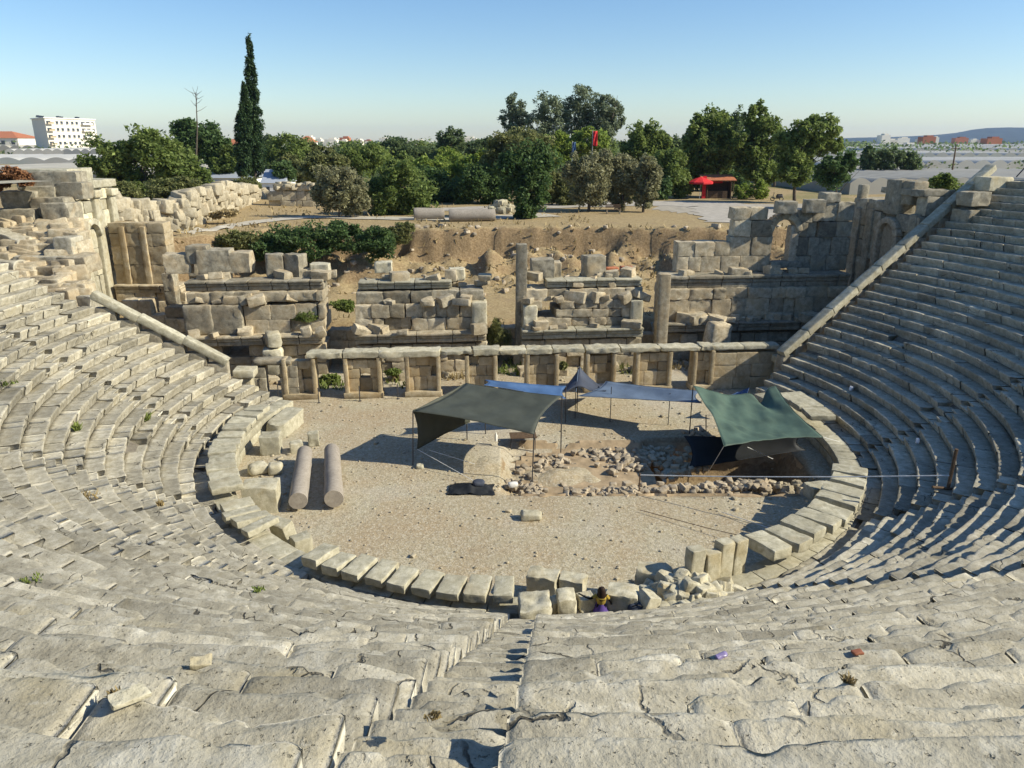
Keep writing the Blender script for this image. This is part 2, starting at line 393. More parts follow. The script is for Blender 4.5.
# pale roads laid on the plateau
def road(name, pts, w, col, lift=.05):
    mb = MB(); pts = np.array(pts, float); n = 60
    t = np.linspace(0, len(pts) - 1, n); P = np.stack([np.interp(t, range(len(pts)), pts[:, k]) for k in (0, 1)], 1)
    ker = np.ones(7) / 7; Pp = np.pad(P, ((3, 3), (0, 0)), mode='edge'); P = np.stack([np.convolve(Pp[:, k], ker, 'valid') for k in (0, 1)], 1)
    W = np.interp(t, range(len(pts)), np.broadcast_to(w, (len(pts),)))
    T = np.gradient(P, axis=0); T /= np.linalg.norm(T, axis=1, keepdims=True); Nn = np.stack([-T[:, 1], T[:, 0]], 1)
    m = 10; V = []
    for i in range(n):
        for j in range(m + 1):
            q = P[i] + Nn[i] * W[i] * (j / m - .5) * (1 + .12 * math.sin(i * 1.3 + (j > 5) * 2)); V.append((q[0], q[1], 0))
    V = np.array(V); V[:, 2] = ground(V[:, 0], V[:, 1]) + lift
    mb.add(V, quadgrid(n - 1, m))
    return tag(mb.build(name, plain(name + '_surface', col, .95, .1, .18, 1.2, .3)), kind='structure')
A2 = lambda u, v, z=6.5: tuple(at(u, v, z=z)[:2])
road('road', [A2(738, 224), A2(738, 214), A2(725, 205), A2(640, 203), A2(560, 206), A2(430, 210)], [6, 9, 9, 8, 6, 4], (.4, .365, .31))
road('path', [A2(175, 234), A2(215, 229), A2(260, 222), A2(310, 217), A2(400, 219), A2(470, 219), A2(560, 215)], [2.2, 2.2, 2.2, 2.5, 3, 4, 4], (.46, .42, .34), .07)
road('plaza', [A2(655, 207), A2(690, 208), A2(740, 210), A2(790, 208), A2(900, 206)], [7, 14, 17, 12, 8], (.36, .325, .265), .025)
# hills on the right horizon
def hills():
    mb = MB(); n = 90; V = []
    prof = [(800, 140), (830, 138.5), (860, 137.5), (890, 137), (915, 136), (935, 135), (955, 133), (970, 130), (985, 128.5), (1005, 128), (1030, 128.5), (1080, 127), (1160, 131), (1260, 139)]
    us = np.linspace(798, 1260, n); vs = np.interp(us, [a for a, _ in prof], [b for _, b in prof])
    dist = 5200.
    for k, f in enumerate((0, .35, .7, 1., .8, 0)):
        for u, v in zip(us, vs):
            d = dist + k * 260 + (u - 900) * -2.5; top = at(u, v, d=dist + 780)[2]
            jit = fbm(np.array([[u * .06, k * .9, 1.]]), 3, 3)[0]
            p = at(u, 142, d=d); V.append((p[0], p[1], 6 + max(0, (top - 6) * f * (1 + .12 * jit * (k != 3)))))
    I = np.arange(6 * n).reshape(6, n); q = np.stack([I[:-1, :-1], I[:-1, 1:], I[1:, 1:], I[1:, :-1]], -1).reshape(-1, 4)
    mb.add(V, q); tag(mb.build('hills', plain('hill_scrub', (.03, .04, .03), .95, .05, .5, .01)), kind='structure')
hills()
# ------------------------------------------------------------------ the seating bank
AIS = [-37.9 - 27.4 * k for k in range(-1, 6)]      # stair directions: -9.6, -37, -64.4, -91.8, -119.2, -146.6, -174
AIS = sorted(AIS); HW = .38
def seat_block(mb, R, z0, z1, a0, a1, ds, worn, low=0.0, depth=TR):
    """one seat stone between angles (degrees)"""
    L = R * R_(a1 - a0); nth = int(np.clip(L / ds, 2, 90))
    s = np.linspace(0, L, nth + 1)
    if nth > 5: s = np.unique(np.concatenate([[0, min(.02, L * .1), min(.06, L * .2)], s[(s > .08) & (s < L - .08)], [L - min(.06, L * .2), L - min(.02, L * .1), L]]))
    h = z1 - z0; w = rnd.uniform(.012, .03) + worn * rnd.uniform(0, .02)
    base = np.array([(.13, -.1), (.10, .1 * h), (.075, .45 * h), (.02, .68 * h), (0, h - w * 1.5), (.012, h - w * .55), (w * .6, h - .006), (w * 1.4, h), (depth * .5, h - .012 - .02 * worn), (depth + .14, h - .0), (depth + .16, h - .12)])
    seg = np.linalg.norm(np.diff(base, axis=0), axis=1); cum = np.concatenate([[0], np.cumsum(seg)])
    npf = int(np.clip(cum[-1] / ds, 10, 46)); tt = np.unique(np.concatenate([np.linspace(0, cum[-1], npf), cum[3:8]]))
    pr = np.stack([np.interp(tt, cum, base[:, k]) for k in (0, 1)], 1)
    tn = np.gradient(pr, axis=0); tn /= np.linalg.norm(tn, axis=1, keepdims=True); nr = np.stack([-tn[:, 1], tn[:, 0]], 1)
    if nr[len(nr) // 2, 1] < 0: nr = -nr
    dR = rnd.gauss(0, .016 + .012 * worn); dz = rnd.gauss(0, .007 + .01 * worn) - low; tl = rnd.gauss(0, .008 + .008 * worn); yw = rnd.gauss(0, .012)
    m, k = len(s), len(pr)
    Sg = np.repeat(s, k); PR = np.tile(pr[:, 0], m); PZ = np.tile(pr[:, 1], m); NX = np.tile(nr[:, 0], m); NZ = np.tile(nr[:, 1], m)
    sc = Sg - L / 2
    rho = R + PR + dR + yw * sc; zz = z0 + PZ + dz + tl * sc
    th = R_(a0) + Sg / R
    pos = np.stack([C0[0] + rho * np.cos(th), C0[1] + rho * np.sin(th), zz], 1)
    o = sd() * 5.7 % 61
    nose = np.exp(-((PR - .02) / .085) ** 2) * np.clip((PZ - .45 * h) / (.4 * h), 0, 1)
    lowf = fbm(pos * 1.4 + o * (.2), 2, 1); midf = fbm(pos * 5.0 + o, 3, 5)
    ar = 1 if ds < .06 else .8
    disp = .009 * lowf + .008 * midf * ar
    if ds < .06: disp = disp * .75 + .0035 * fbm(pos * 15, 3, 9)
    # chipped and worn nose
    q1 = np.stack([th * R * 1.5, th * 0 + o, th * 0 + R], 1); wear = np.clip(vn(q1, 3) - (.55 - .12 * worn), 0, 1) * (.14 + .16 * worn) + np.clip(vn(q1 * 3.7, 8) - .6, 0, 1) * .34 + np.clip(vn(q1 * 9.1, 5) - .62, 0, 1) * .16
    e = np.minimum(Sg, L - Sg); er = .035 + .03 * worn
    edge = np.clip(1 - e / er, 0, 1) ** 2 * (.014 + .014 * worn)
    dn = disp - edge
    rho2 = rho + NX * dn + nose * wear * .5; zz2 = zz + NZ * dn - nose * wear * .3
    pos = np.stack([C0[0] + rho2 * np.cos(th), C0[1] + rho2 * np.sin(th), zz2], 1)
    I = np.arange(m * k).reshape(m, k)
    q = np.stack([I[:-1, :-1], I[:-1, 1:], I[1:, 1:], I[1:, :-1]], -1).reshape(-1, 4)
    mb.add(pos, q[:, ::-1], tint=float(np.clip(rnd.gauss(1.0, .16), .6, 1.4)), ngons=[list(I[0])[::-1], list(I[-1])])
def in_view(p, pad=60):
    u, v, d = proj(p); return d > .3 and -pad < u < 1024 + pad and -pad < v < 768 + pad * 2
def dist0(R, a, z): return float(np.linalg.norm(cyl(R, a, z) - np.array([0, 0, H])))
starts = [None] + AIS; ends = AIS + [None]
WL = {0: 'bright sunlit seating wedge at far left below the broken corner masonry', 1: 'pale sunlit seating wedge curving along the left edge of the photo',
      2: 'sunlit worn seating wedge at lower left beyond the stair left of centre', 3: 'rough near seating wedge left of the central stair',
      4: 'rough near seating wedge right of the central stair', 5: 'seating wedge at lower right where sunlight breaks into striped shadow',
      6: 'seating wedge on the right behind the lit ring slabs, mostly in shade', 7: 'large shaded seating wedge at right ending at the sloping parapet'}
for w in range(8):
    root = thing('seating_wedge', WL[w], 'stone seats', (C0[0], C0[1], 0), 'stepped seating wedges')
    for k in range(0, NR + 1):
        R = RB + TR * (k - 1); z1 = Z0 + RS * k; z0 = z1 - RS; g = math.degrees(HW / R)
        a0 = (endang(LA, R + .2) - 360 + .9 * rnd.uniform(.3, 1.2)) if starts[w] is None else starts[w] + g
        a1 = (endang(RA, R + .2) - .6) if ends[w] is None else ends[w] - g
        if a1 > 180: a1 -= 360
        mb = MB(); a = a0
        while a < a1 - .05:
            L = (rnd.choice([.55, .75, .95, 1.2, 1.5]) if w < 3 and dist0(R, a, z1) > 9 else rnd.choice([.7, 1.0, 1.4, 1.8, 2.4])) * rnd.uniform(.85, 1.15); b = a + math.degrees(L / R)
            if a1 - b < math.degrees(.5 / R): b = a1
            pm = cyl(R, (a + b) / 2, z1); dist = np.linalg.norm(pm - np.array([0, 0, H]))
            ds = float(np.clip(dist * .0062, .026, .16)) if in_view(pm, 150) else .3
            u, v, dd = proj(pm)
            worn = float(np.clip(.55 + .45 * sstep(12, 5, dist) - .35 * (w >= 6) + .3 * (vn(np.array([[pm[0] * .3, pm[1] * .3, 2.]]), 2)[0] - .5), 0, 1))
            low = rnd.uniform(.06, .2) if rnd.random() < .02 else 0
            if rnd.random() < .006 and dist > 8: low = .26
            seat_block(mb, R, z0, z1, a, b - math.degrees(rnd.choice([.004, .008, .015, .03]) / R), ds, worn, low)
            a = b
            if w < 3 and rnd.random() < .10 and a < a1 - 3:      # sockets for awning posts
                b = a + math.degrees(.26 / R); seat_block(mb, R + .02, z0, z1 - .22, a, b, ds, .3); a = b
        mb.build('seat_row', M['seat'], root)
    # rubble fill under the stones
    mb = MB(); aa0 = (endang(LA, 24) - 360 + .5) if starts[w] is None else starts[w]; aa1 = endang(RA, 24) - .5 if ends[w] is None else ends[w]
    na = max(4, int((aa1 - aa0) / 2)); V = []
    for i in range(na + 1):
        for j in range(NR * 2 + 1):
            R = 14.5 + (RB + TR * NR - 14.5) * j / (NR * 2)
            e0 = (endang(LA, max(R, 15.2)) - 360 + .6) if starts[w] is None else aa0
            e1 = (endang(RA, max(R, 15.2)) - .8) if ends[w] is None else aa1
            V.append(cyl(R, e0 + (e1 - e0) * i / na, Z0 - .2 if R < RB + .1 else zcone(R) - .16))
    mb.add(V, quadgrid(na, NR * 2)[:, ::-1]); mb.build('rubble_core', M['core'], root)
# stairs between the wedges
SL = {-10.5: 'shaded stair high on the right seating', -37.9: 'stair on the right seating running up behind the lit ring slabs', -65.3: 'narrow stair at lower right of the near seating',
      -92.7: 'central stair with hard black step shadows below the viewer', -120.1: 'worn stair on the lower left seating', -147.5: 'pale stair through the left seating', -174.9: 'sunlit stair on the far left seating'}
for a in AIS:
    root = thing('stone_stair', SL[round(a, 1)], 'stair', (C0[0], C0[1], 0), 'stairs through the seating')
    for k in range(0, NR + 1):
        for hf in (0, 1):
            R = RB + TR * (k - 1) + hf * TR / 2; z1 = Z0 + RS * (k - 1) + RS / 2 * (hf + 1) - .01
            pm = cyl(R, a, z1)
            if not in_view(pm, 120): continue
            g = math.degrees((HW - .012) / R); dist = np.linalg.norm(pm - np.array([0, 0, H]))
            mb = MB(); seat_block(mb, R, z1 - RS / 2, z1, a - g, a + g, float(np.clip(dist * .006, .026, .16)), .45, 0, TR / 2); mb.build('step', M['seat'], root)
# walkway above the rows, under the viewer, and the upper seating beside and behind
root = thing('upper_walkway', 'paved walkway along the top of the seating rows', 'walkway', (C0[0], C0[1], 12))
mb = MB(); n = 120; V = []
for i in range(n + 1):
    for R in (RB + TR * NR + .12, 34.6):
        V.append(cyl(R, -205 + 232 * i / n, Z0 + RS * NR - .03))
mb.add(V, quadgrid(n, 1)[:, ::-1]); mb.build('paving', M['seat'], root)
mb = MB(); a = -40
while a < 24:
    b = a + rnd.uniform(1.6, 2.6)
    for j in range(3):
        pm = cyl(34.7, (a + b) / 2, 11.8 + .55 * j + .27)
        stone(mb, pm, (.6, 34.7 * R_(b - a) - .02, .54), R_((a + b) / 2), 0, 0, .05, .03, (2, 3, 2))
    a = b
mb.build('retaining_wall', M['seat'], root)
# ------------------------------------------------------------------ sloping end parapets
def parapet(line, z_a, n, label, s0, s1, mat, extra=()):
    p, q = line; d = (q - p) / np.linalg.norm(q - p); yaw = math.atan2(d[1], d[0]); nrm = np.array([-d[1], d[0]]) * (1 if d[0] > 0 else -1)
    root = thing('end_parapet', label, 'wall', (p[0], p[1], 0))
    sl = math.atan(RS / TR * .985)
    mb = MB(); cs = MB(); L = (s1 - s0) / n
    for i in range(n):
        s = s0 + L * (i + .5); c = p + d * s + nrm * .25; z = zcone(np.linalg.norm(c - C0)) + .62
        stone(cs, (c[0], c[1], z), (L / math.cos(sl) - .03, .62, .4), yaw, 0, -sl, .05, .025, (7, 4, 3), .03)
        zb = z - .22
        m = 2
        for j in range(m):
            ss = s - L / 2 + L * (j + .5) / m; c2 = p + d * ss + nrm * .28; zt = zcone(np.linalg.norm(c2 - C0)) + .3
            nb = max(1, int(zt / .7))
            for t in range(nb):
                stone(mb, (c2[0], c2[1], zt * (t + .5) / nb - .05), (L / m - .01, .55, zt / nb - .01), yaw, 0, 0, .03, .02, (2, 2, 2))
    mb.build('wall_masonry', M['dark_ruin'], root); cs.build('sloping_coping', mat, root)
    return root
parapet(RA, 2, 9, 'long sloping stone coping wall bounding the shaded right seating', .3, 15.6, M['slab'])
parapet(LA, 2, 3, 'sloping coping wall with long shadowed side bounding the left seating', .4, 6.6, M['slab'])
def end_pier(p, h, label, w=.9):
    r = thing('end_pier', label, 'pier', p); mb = MB()
    stone(mb, np.array(p) + (0, 0, h * .22), (w * 1.15, w * 1.1, h * .44), 0, 0, 0, .05, .03); stone(mb, np.array(p) + (.02, 0, h * .62), (w * .8, w * .85, h * .4), .05, 0, 0, .06, .04)
    mb.build('shaft', M['cream'], r); mb = MB(); stone(mb, np.array(p) + (.03, 0, h * .9), (w * 1.25, w * 1.2, h * .2), .1, 0, .04, .05, .03); mb.build('cap', M['cream'], r)
pz = at(248, 400, z=.3); end_pier((pz[0], pz[1], 0), 2.15, 'pale eroded pier with moulded cap at the foot of the left coping')
pz = at(778, 389, z=.0); end_pier((pz[0], pz[1], 0), 2.1, 'short square pier with flat cap at the foot of the right coping')
# ================================================================== ring of slabs round the orchestra
root = thing('orchestra_podium', 'curved podium wall carrying the ring of slabs round the orchestra', 'wall', (C0[0], C0[1], 0))
mb = MB(); a = -200
while a < 24:
    b = a + math.degrees(rnd.uniform(.8, 1.4) / 14)
    for t in range(2): stone(mb, cyl(13.98, (a + b) / 2, .2 + .42 * t), (.86, 14 * R_(b - a) - .015, .4), R_((a + b) / 2), 0, 0, .04, .02, (2, 3, 2))
    a = b
mb.build('podium_masonry', M['slab'], root)
def slab_run(a0, a1, n, fn, Rm=13.9, ln=1.05, th=.26, z=1.2, tilt=.05, gap=.06, group='slabs lying on the orchestra ring', mat='slab', up=False, skip=()):
    st = ((a1 - a0 + 180) % 360 - 180) / n
    for i in range(n):
        a = a0 + st * (i + .5); wd = Rm * R_(abs(st)) - gap * rnd.uniform(.6, 1.6)
        if i in skip: continue
        l = ln * rnd.uniform(.92, 1.1); R = Rm + rnd.uniform(-.06, .06)
        c = cyl(R, a, z + rnd.uniform(-.03, .05)); mb = MB()
        sz = (.42, wd, l) if up else (l, wd, th * rnd.uniform(.85, 1.15))
        p, q = rough(sz, sd(), .03, .035, (8, 6, 3), 2.6, .09)
        p = rot(p, R_(a) + rnd.gauss(0, .03), rnd.gauss(0, tilt), rnd.gauss(0, tilt * .7))
        if up: p[:, 2] += l / 2
        mb.add(p + c, q, tint=rnd.uniform(.92, 1.12))
        tag(mb.build('ring_slab', M[mat], origin=c, smooth='auto'), fn(i), 'slab', group)
slab_run(az(516, 604, 1.1), az(296, 566, 1.1), 9, lambda i: f'{ORD[i]} flat ring slab left of the central stair, along the near edge of the gravel', tilt=.04, gap=.14, th=.3)
slab_run(az(240, 405, 1.3), az(219, 492, 1.3), 11, lambda i: f'{ORD[i]} tilted pale ring slab from the far end at left, beside the two fallen columns', Rm=13.9, ln=1.1, z=1.3, tilt=.07, gap=.14)
slab_run(az(222, 505, 1.2), az(252, 534, 1.2), 4, lambda i: f'{ORD[i]} sagging ring slab from the far side, left of the gap below the fallen columns', Rm=13.95, ln=1.2, z=1.15, tilt=.12, gap=.12)
slab_run(az(858, 474, 1.3), az(790, 574, 1.3), 9, lambda i: f'{ORD[i]} sunlit ring slab from the white rope on the right of the orchestra', Rm=13.8, ln=1.3, z=1.45, tilt=.03, gap=.13, th=.34)
slab_run(az(790, 398, 1.3), az(815, 422, 1.3), 3, lambda i: f'{ORD[i]} sunlit ring slab from the far end, behind the green tarp', Rm=13.8, ln=1.3, z=1.5, tilt=.02, gap=.06, th=.3)
slab_run(az(770, 585, .9), az(697, 592, .9), 4, lambda i: f'{ORD[i]} upright slab from the right in the short standing row at the near orchestra edge', Rm=13.6, ln=1.15, z=.75, tilt=.03, gap=.04, up=True, group='upright slabs at the orchestra edge', mat='cream')
# ------------------------------------------------------------------ loose blocks
def block(u, v, size, label, z=0., yaw=0, pitch=0, roll=0, mat='slab', r=.035, amp=.06, chip=.16, name='fallen_block', cat='stone block', group=None, d=None, sink=.03, n=(8, 8, 8)):
    p = at(u, v, z=z) if d is None else at(u, v, d=d)
    c = p + np.array([0, 0, size[2] / 2 - sink]); mb = MB()
    stone(mb, c, size, yaw, pitch, roll, r, amp, n, chip, 2.0, rnd.uniform(.9, 1.12))
    return tag(mb.build(name, M[mat], origin=p, smooth='auto'), label, cat, group)
block(286, 430, (1.0, 2.4, .8), 'long squared block with one broken end beside the left ring slabs', yaw=-.18, pitch=.04)
block(272, 452, (.9, .9, .95), 'broken cubic block just below the long squared block', yaw=.15)
block(297, 452, (.6, .5, .55), 'small rough stone at the far end of the left fallen column', yaw=.4, mat='cream')
block(314, 445, (.5, .45, .7), 'upright jagged stone by the far end of the right fallen column', yaw=.2, chip=.2)
block(259, 473, (.9, .7, .5), 'rounded stone with a dark hollow between two bigger blocks', yaw=.5, r=.2, mat='cream')
block(276, 473, (.6, .6, .5), 'pale lump behind the big pitted block', yaw=.2, r=.15, mat='cream')
block(263, 508, (1.35, 1.0, 1.15), 'big pitted cream block at the near end of the left ring slabs', yaw=.12, mat='cream')
block(284, 541, (.8, .5, .9), 'tilted broken slab standing at the left edge of the gravel', yaw=-.5, pitch=.3, chip=.2)
block(302, 550, (.7, .55, .6), 'squat broken block next to the tilted slab at the left gravel edge', yaw=.7, chip=.2)
block(543, 594, (1.0, .7, .82), 'squared block with a dark shadowed face left of the seated person', z=.0, yaw=-.28, mat='cream', amp=.09)
block(573, 596, (.8, .65, .75), 'second squared block between the shadowed block and the seated person', z=.0, yaw=-.3, mat='cream', amp=.09)
block(536, 619, (.85, 1.0, .66), 'rough pale block at the foot of the central stair', z=.8, yaw=.05, mat='cream', amp=.13, r=.05, chip=.22)
block(566, 613, (.55, .7, .7), 'narrow rough block right of the one at the stair foot', z=.8, yaw=.1, mat='cream', amp=.1, chip=.22)
block(555, 608, (.5, .5, .35), 'small eroded stone in the gap at the stair foot', z=.85, yaw=.5, mat='cream', amp=.1, chip=.22)
block(585, 607, (.5, .5, .45), 'small pale stone at the left of the seated person', z=.85, yaw=.3, mat='cream', amp=.1, chip=.22)
block(622, 607, (.9, .75, .62), 'squared block at the right elbow of the seated person', z=.8, yaw=-.25, mat='cream', amp=.09)
block(653, 596, (1.1, .7, 1.05), 'large block with a black shadowed hollow in the rubble heap', z=.2, yaw=-.3, mat='cream', amp=.12, chip=.22)
block(646, 613, (.5, .6, .7), 'leaning pale splinter block right of the small dark gap', z=.8, yaw=.4, roll=.4, mat='cream', chip=.2)
mb = MB(); c = at(690, 602, z=.7); r2 = random.Random(3)
for i in range(170):
    x, y = r2.gauss(0, .75), r2.gauss(0, .55); hh = max(0, .75 - .45 * math.hypot(x / 1.1, y / .9))
    s = r2.uniform(.14, .46); stone(mb, (c[0] + x, c[1] + y, .75 + hh * r2.uniform(.3, 1.1)), (s * 1.3, s, s * .8), r2.uniform(0, 3), r2.gauss(0, .3), r2.gauss(0, .3), .05, .07, (3, 3, 3), .22)
for i in range(8): stone(mb, (c[0] - 1.0 + .3 * i, c[1] - .75 + .06 * i, .95), (.42, .4, .45), r2.uniform(0, 3), 0, 0, .1, .05, (3, 3, 2), .1)
tag(mb.build('rubble_heap', M['cream']), 'heap of broken pale masonry on the near orchestra edge right of the person', 'rubble', kind='stuff')
def drum(u0, v0, u1, v1, rad, label, z=0.5, mat='column', zz=None):
    a = at(u0, v0, z=z); b = at(u1, v1, z=z); mb = MB(); n = 14
    L = np.linalg.norm(b - a); d = (b - a) / L; k = 28; pts = np.linspace(a, b, n + 1)
    rr = [rad * (1.0 - .09 * i / n + (.03 if i in (0,) else 0)) for i in range(n + 1)]
    rr[0] *= .93; pts[1] = a + d * .05; rr[-1] *= .95; pts[-2] = b - d * .05
    tube(mb, pts, rr, k)
    v = mb.v[-1]; v += .03 * np.stack([fbm(v * 2.6 + 9 * j, 4, j) for j in range(3)], 1)
    return tag(mb.build('fallen_column', M[mat], origin=a, smooth='auto'), label, 'column', 'fallen column shafts')
drum(298, 501, 305, 452, .375, 'left one of the two smooth fallen columns on the gravel', .5)
drum(334, 499, 332, 450, .385, 'right one of the two smooth fallen columns, with a broken near end', .5)
for i, (u0, v0, u1, v1) in enumerate([(414, 214, 444, 213.5), (449, 215.5, 495, 215)]):
    g0 = gz(*at(u0, v0, z=7)[:2])
    o = drum(u0, v0, u1, v1, .62, ['shorter grey column drum lying beside the road under the trees', 'longer grey column drum lying by the road, near the white stone heap'][i], g0 + .58)
# ================================================================== long low front wall of the stage
def course_wall(mb, p0, p1, z0, top, depth, hs, wr=(.7, 1.5), amp=.025, r=.03, n=(5, 3, 4), chip=.0, jit=.03, back=0, tint=None, seed=None):
    """masonry from p0 to p1, blocks kept while below the skyline top(u01)"""
    p0 = np.array(p0, float); p1 = np.array(p1, float); L = np.linalg.norm(p1 - p0); d = (p1 - p0) / L; yaw = math.atan2(d[1], d[0]); nb = np.array([-d[1], d[0]])
    z = z0; i = 0
    while True:
        h = hs[i % len(hs)] * rnd.uniform(.95, 1.05); i += 1; s = 0; any_ = False
        while s < L - .02:
            w = min(rnd.uniform(*wr), L - s)
            if L - s - w < .35: w = L - s
            t = top((s + w / 2) / L) if callable(top) else top
            hh = min(h, t - z)
            if hh > h * .45 and not (rnd.random() < .045 and i > 1):
                if hh > h * .8: hh = h
                any_ = True; dep = depth * rnd.uniform(.92, 1.0)
                jj = rnd.uniform(-jit, jit) + (rnd.uniform(.05, .3) if rnd.random() < .14 else 0)
                c = p0 + d * (s + w / 2) + nb * (dep / 2 + jj)
                tn_ = float(np.clip(rnd.gauss(1, .17), .6, 1.4)) if tint is None else tint
                stone(mb, (c[0], c[1], z + hh / 2 + rnd.gauss(0, .008)), (w - .008, dep, hh - .004), yaw + rnd.gauss(0, .014), rnd.gauss(0, .01), rnd.gauss(0, .008), min(r, .045) * rnd.uniform(.5, 1.3), amp * 1.4, n, max(chip, .05 if rnd.random() < .4 else 0), 2.4, tn_)
            s += w
        z += h
        if not any_ or i > 40: break
def pline(u, z, off=0):                      # a point on the line of the low wall
    # wall line through the two measured ends
    a = np.array([-14.37, 40.42]); b = np.array([15.92, 42.6]); a[1] += off; b[1] += off
    k = (u - 512) / F
    # solve x = k*dep with dep = y*cP-(z-H)*sP
    t0, t1 = 0., 1.
    d = b - a; A = d[0] - k * d[1] * cP; B = k * (a[1] * cP - (z - H) * sP) - a[0]; t = B / A
    return a + d * t
fw = thing('stage_front_wall', 'long low wall of square stone piers and openings behind the awnings', 'wall', (0, 41.3, 0))
piers = [(283, 316), (344, 381), (405, 440), (465, 497), (525, 558), (585, 615), (635, 671), (692, 713)]
TOPZ = 2.42
for j, (u0, u1) in enumerate(piers):
    mb = MB(); a = pline(u0, 1.2); b = pline(u1, 1.2); L = np.linalg.norm(b - a); dd = (b - a) / L
    course_wall(mb, a + np.array([.0, .12]), b + np.array([0, .12]), .32, TOPZ - .1, .55, [.85, .6, .5], (.5, .9), .02, .03, (3, 2, 3))
    yaw = math.atan2(dd[1], dd[0])
    for e, w in ((a + dd * .11, .24), (b - dd * .11, .24)):
        stone(mb, (e[0], e[1] + .3, .3 + (TOPZ - .32) / 2), (w, .85, TOPZ - .34), yaw, 0, 0, .03, .025, (2, 3, 5), 0, 2)
    c = (a + b) / 2; stone(mb, (c[0], c[1] + .32, .16), (L + .16, .98, .34), yaw, 0, 0, .05, .03, (4, 3, 2))
    mb.build('pier', M['tan'], fw)
mb = MB()
course_wall(mb, pline(713, 1.2), pline(782, 1.2), 0, TOPZ, .7, [.8, .8, .7], (.9, 1.4)); mb.build('solid_wall_end', M['tan'], fw)
cuts = [306, 342, 378, 440, 472, 500, 526, 552, 585, 620, 660, 700, 714]
for j in range(len(cuts) - 1):
    mb = MB(); a = pline(cuts[j], 2.6); b = pline(cuts[j + 1], 2.6); L = np.linalg.norm(b - a); yaw = math.atan2(b[1] - a[1], b[0] - a[0]); c = (a + b) / 2
    stone(mb, (c[0], c[1] + .36, TOPZ + .13 + rnd.uniform(-.02, .05)), (L - .05, 1.0, .3 * rnd.uniform(.7, 1.2)), yaw + rnd.gauss(0, .012), 0, rnd.gauss(0, .014), .03, .1, (9, 5, 3), .08, 2.4)
    mb.build('lintel', M['cream'], fw)
mb = MB(); a = pline(714, 2.6); b = pline(780, 2.6); c = (a + b) / 2
course_wall(mb, a, b, TOPZ, TOPZ + .28, .9, [.27], (1.2, 1.9), .03, .05); mb.build('lintel', M['slab'], fw)
mb = MB()          # broken left end
course_wall(mb, pline(250, 1.2), pline(266, 1.2), 0, 2.0, .7, [.7, .6, .6], (.5, .8)); course_wall(mb, pline(280, 1.2), pline(298, 1.2), 0, 2.05, .7, [.7, .6, .7], (.5, .8)); mb.build('pier', M['dark_ruin'], fw)
mb = MB(); a = pline(252, 2.2); b = pline(290, 2.2); c = (a + b) / 2; stone(mb, (c[0], c[1] + .35, 2.2), (np.linalg.norm(b - a), .8, .38), .06, 0, 0, .12, .09, (7, 4, 3), .1, 1.6); mb.build('lintel', M['dark_ruin'], fw)
# thin rail posts in front of the wall
for i, (u, v) in enumerate([(279, 400), (319, 403), (360, 401), (398, 399), (700, 388), (733, 382)]):
    p = at(u, v, z=0); mb = MB(); tube(mb, [p, p + (0, 0, .9)], .03, 6); lathe(mb, [(.1, 0), (.1, .02), (.03, .04)], p, 8)
    tag(mb.build('rail_post', M['metal'], origin=p), ['thin dark post before the broken left end of the low wall', 'thin dark post left of the grassy opening of the low wall', 'thin dark post in front of the second pier from the left', 'thin dark post before the opening right of the second pier', 'thin dark post by the shaded opening near the green tarp', 'thin dark post in front of the shaded solid end of the low wall'][i], 'post', 'thin posts along the low wall')
# ================================================================== stage building ruins
def X_at(u, d, z): return at(u, 0, d=d)[0] if False else (u - 512) / F * (d * cP - (z - H) * sP)
def skyline(pts, d, u0, u1):
    us = [p[0] for p in pts]; zs = [at(512, p[1], d=d)[2] for p in pts]
    return lambda t: float(np.interp(u0 + (u1 - u0) * t, us, zs))
def ledge(mb, p0, p1, z, h, dep, out, wr=(1.2, 2.4), top=None, amp=.03):
    p0 = np.array(p0, float) - np.array([0, out]); p1 = np.array(p1, float) - np.array([0, out])
    L = np.linalg.norm(p1 - p0); d = (p1 - p0) / L; yaw = math.atan2(d[1], d[0]); nb = np.array([-d[1], d[0]]); s = 0
    while s < L - .05:
        w = min(rnd.uniform(*wr), L - s); w = L - s if L - s - w < .5 else w
        for t, (hh, oo) in enumerate(((.45, .0), (.3, .09), (.25, .2))):
            c = p0 + d * (s + w / 2) + nb * (dep / 2 + .2 - oo)
            zz = z + h * (0 if t == 0 else .45 if t == 1 else .75) + h * hh / 2
            stone(mb, (c[0], c[1], zz), (w - .03, dep, h * hh - .004), yaw, 0, rnd.gauss(0, .006), .04, amp, (4, 2, 2), 0, 2)
        s += w
def podium(u0, u1, d, label, sky, mats, upz=None):
    z1 = 2.55
    a = np.array([X_at(u0, d, 2.5), d + .09 * X_at(u0, d, 2.5)]); b = np.array([X_at(u1, d, 2.5), d + .09 * X_at(u1, d, 2.5)])
    r = thing('stage_building_ruin', label, 'ruin', ((a[0] + b[0]) / 2, (a[1] + b[1]) / 2, 0), 'ruined masses of the stage building')
    mb = MB(); course_wall(mb, a + [0, .1], b + [0, .1], 0, 2.1, 3.6, [.75, .45, .7], (.9, 1.8), .05, .05); mb.build('plinth', M[mats[0]], r)
    mb = MB(); ledge(mb, a, b, 2.05, .62, 1.2, .45); mb.build('base_moulding', M[mats[1]], r)
    return r, a, b
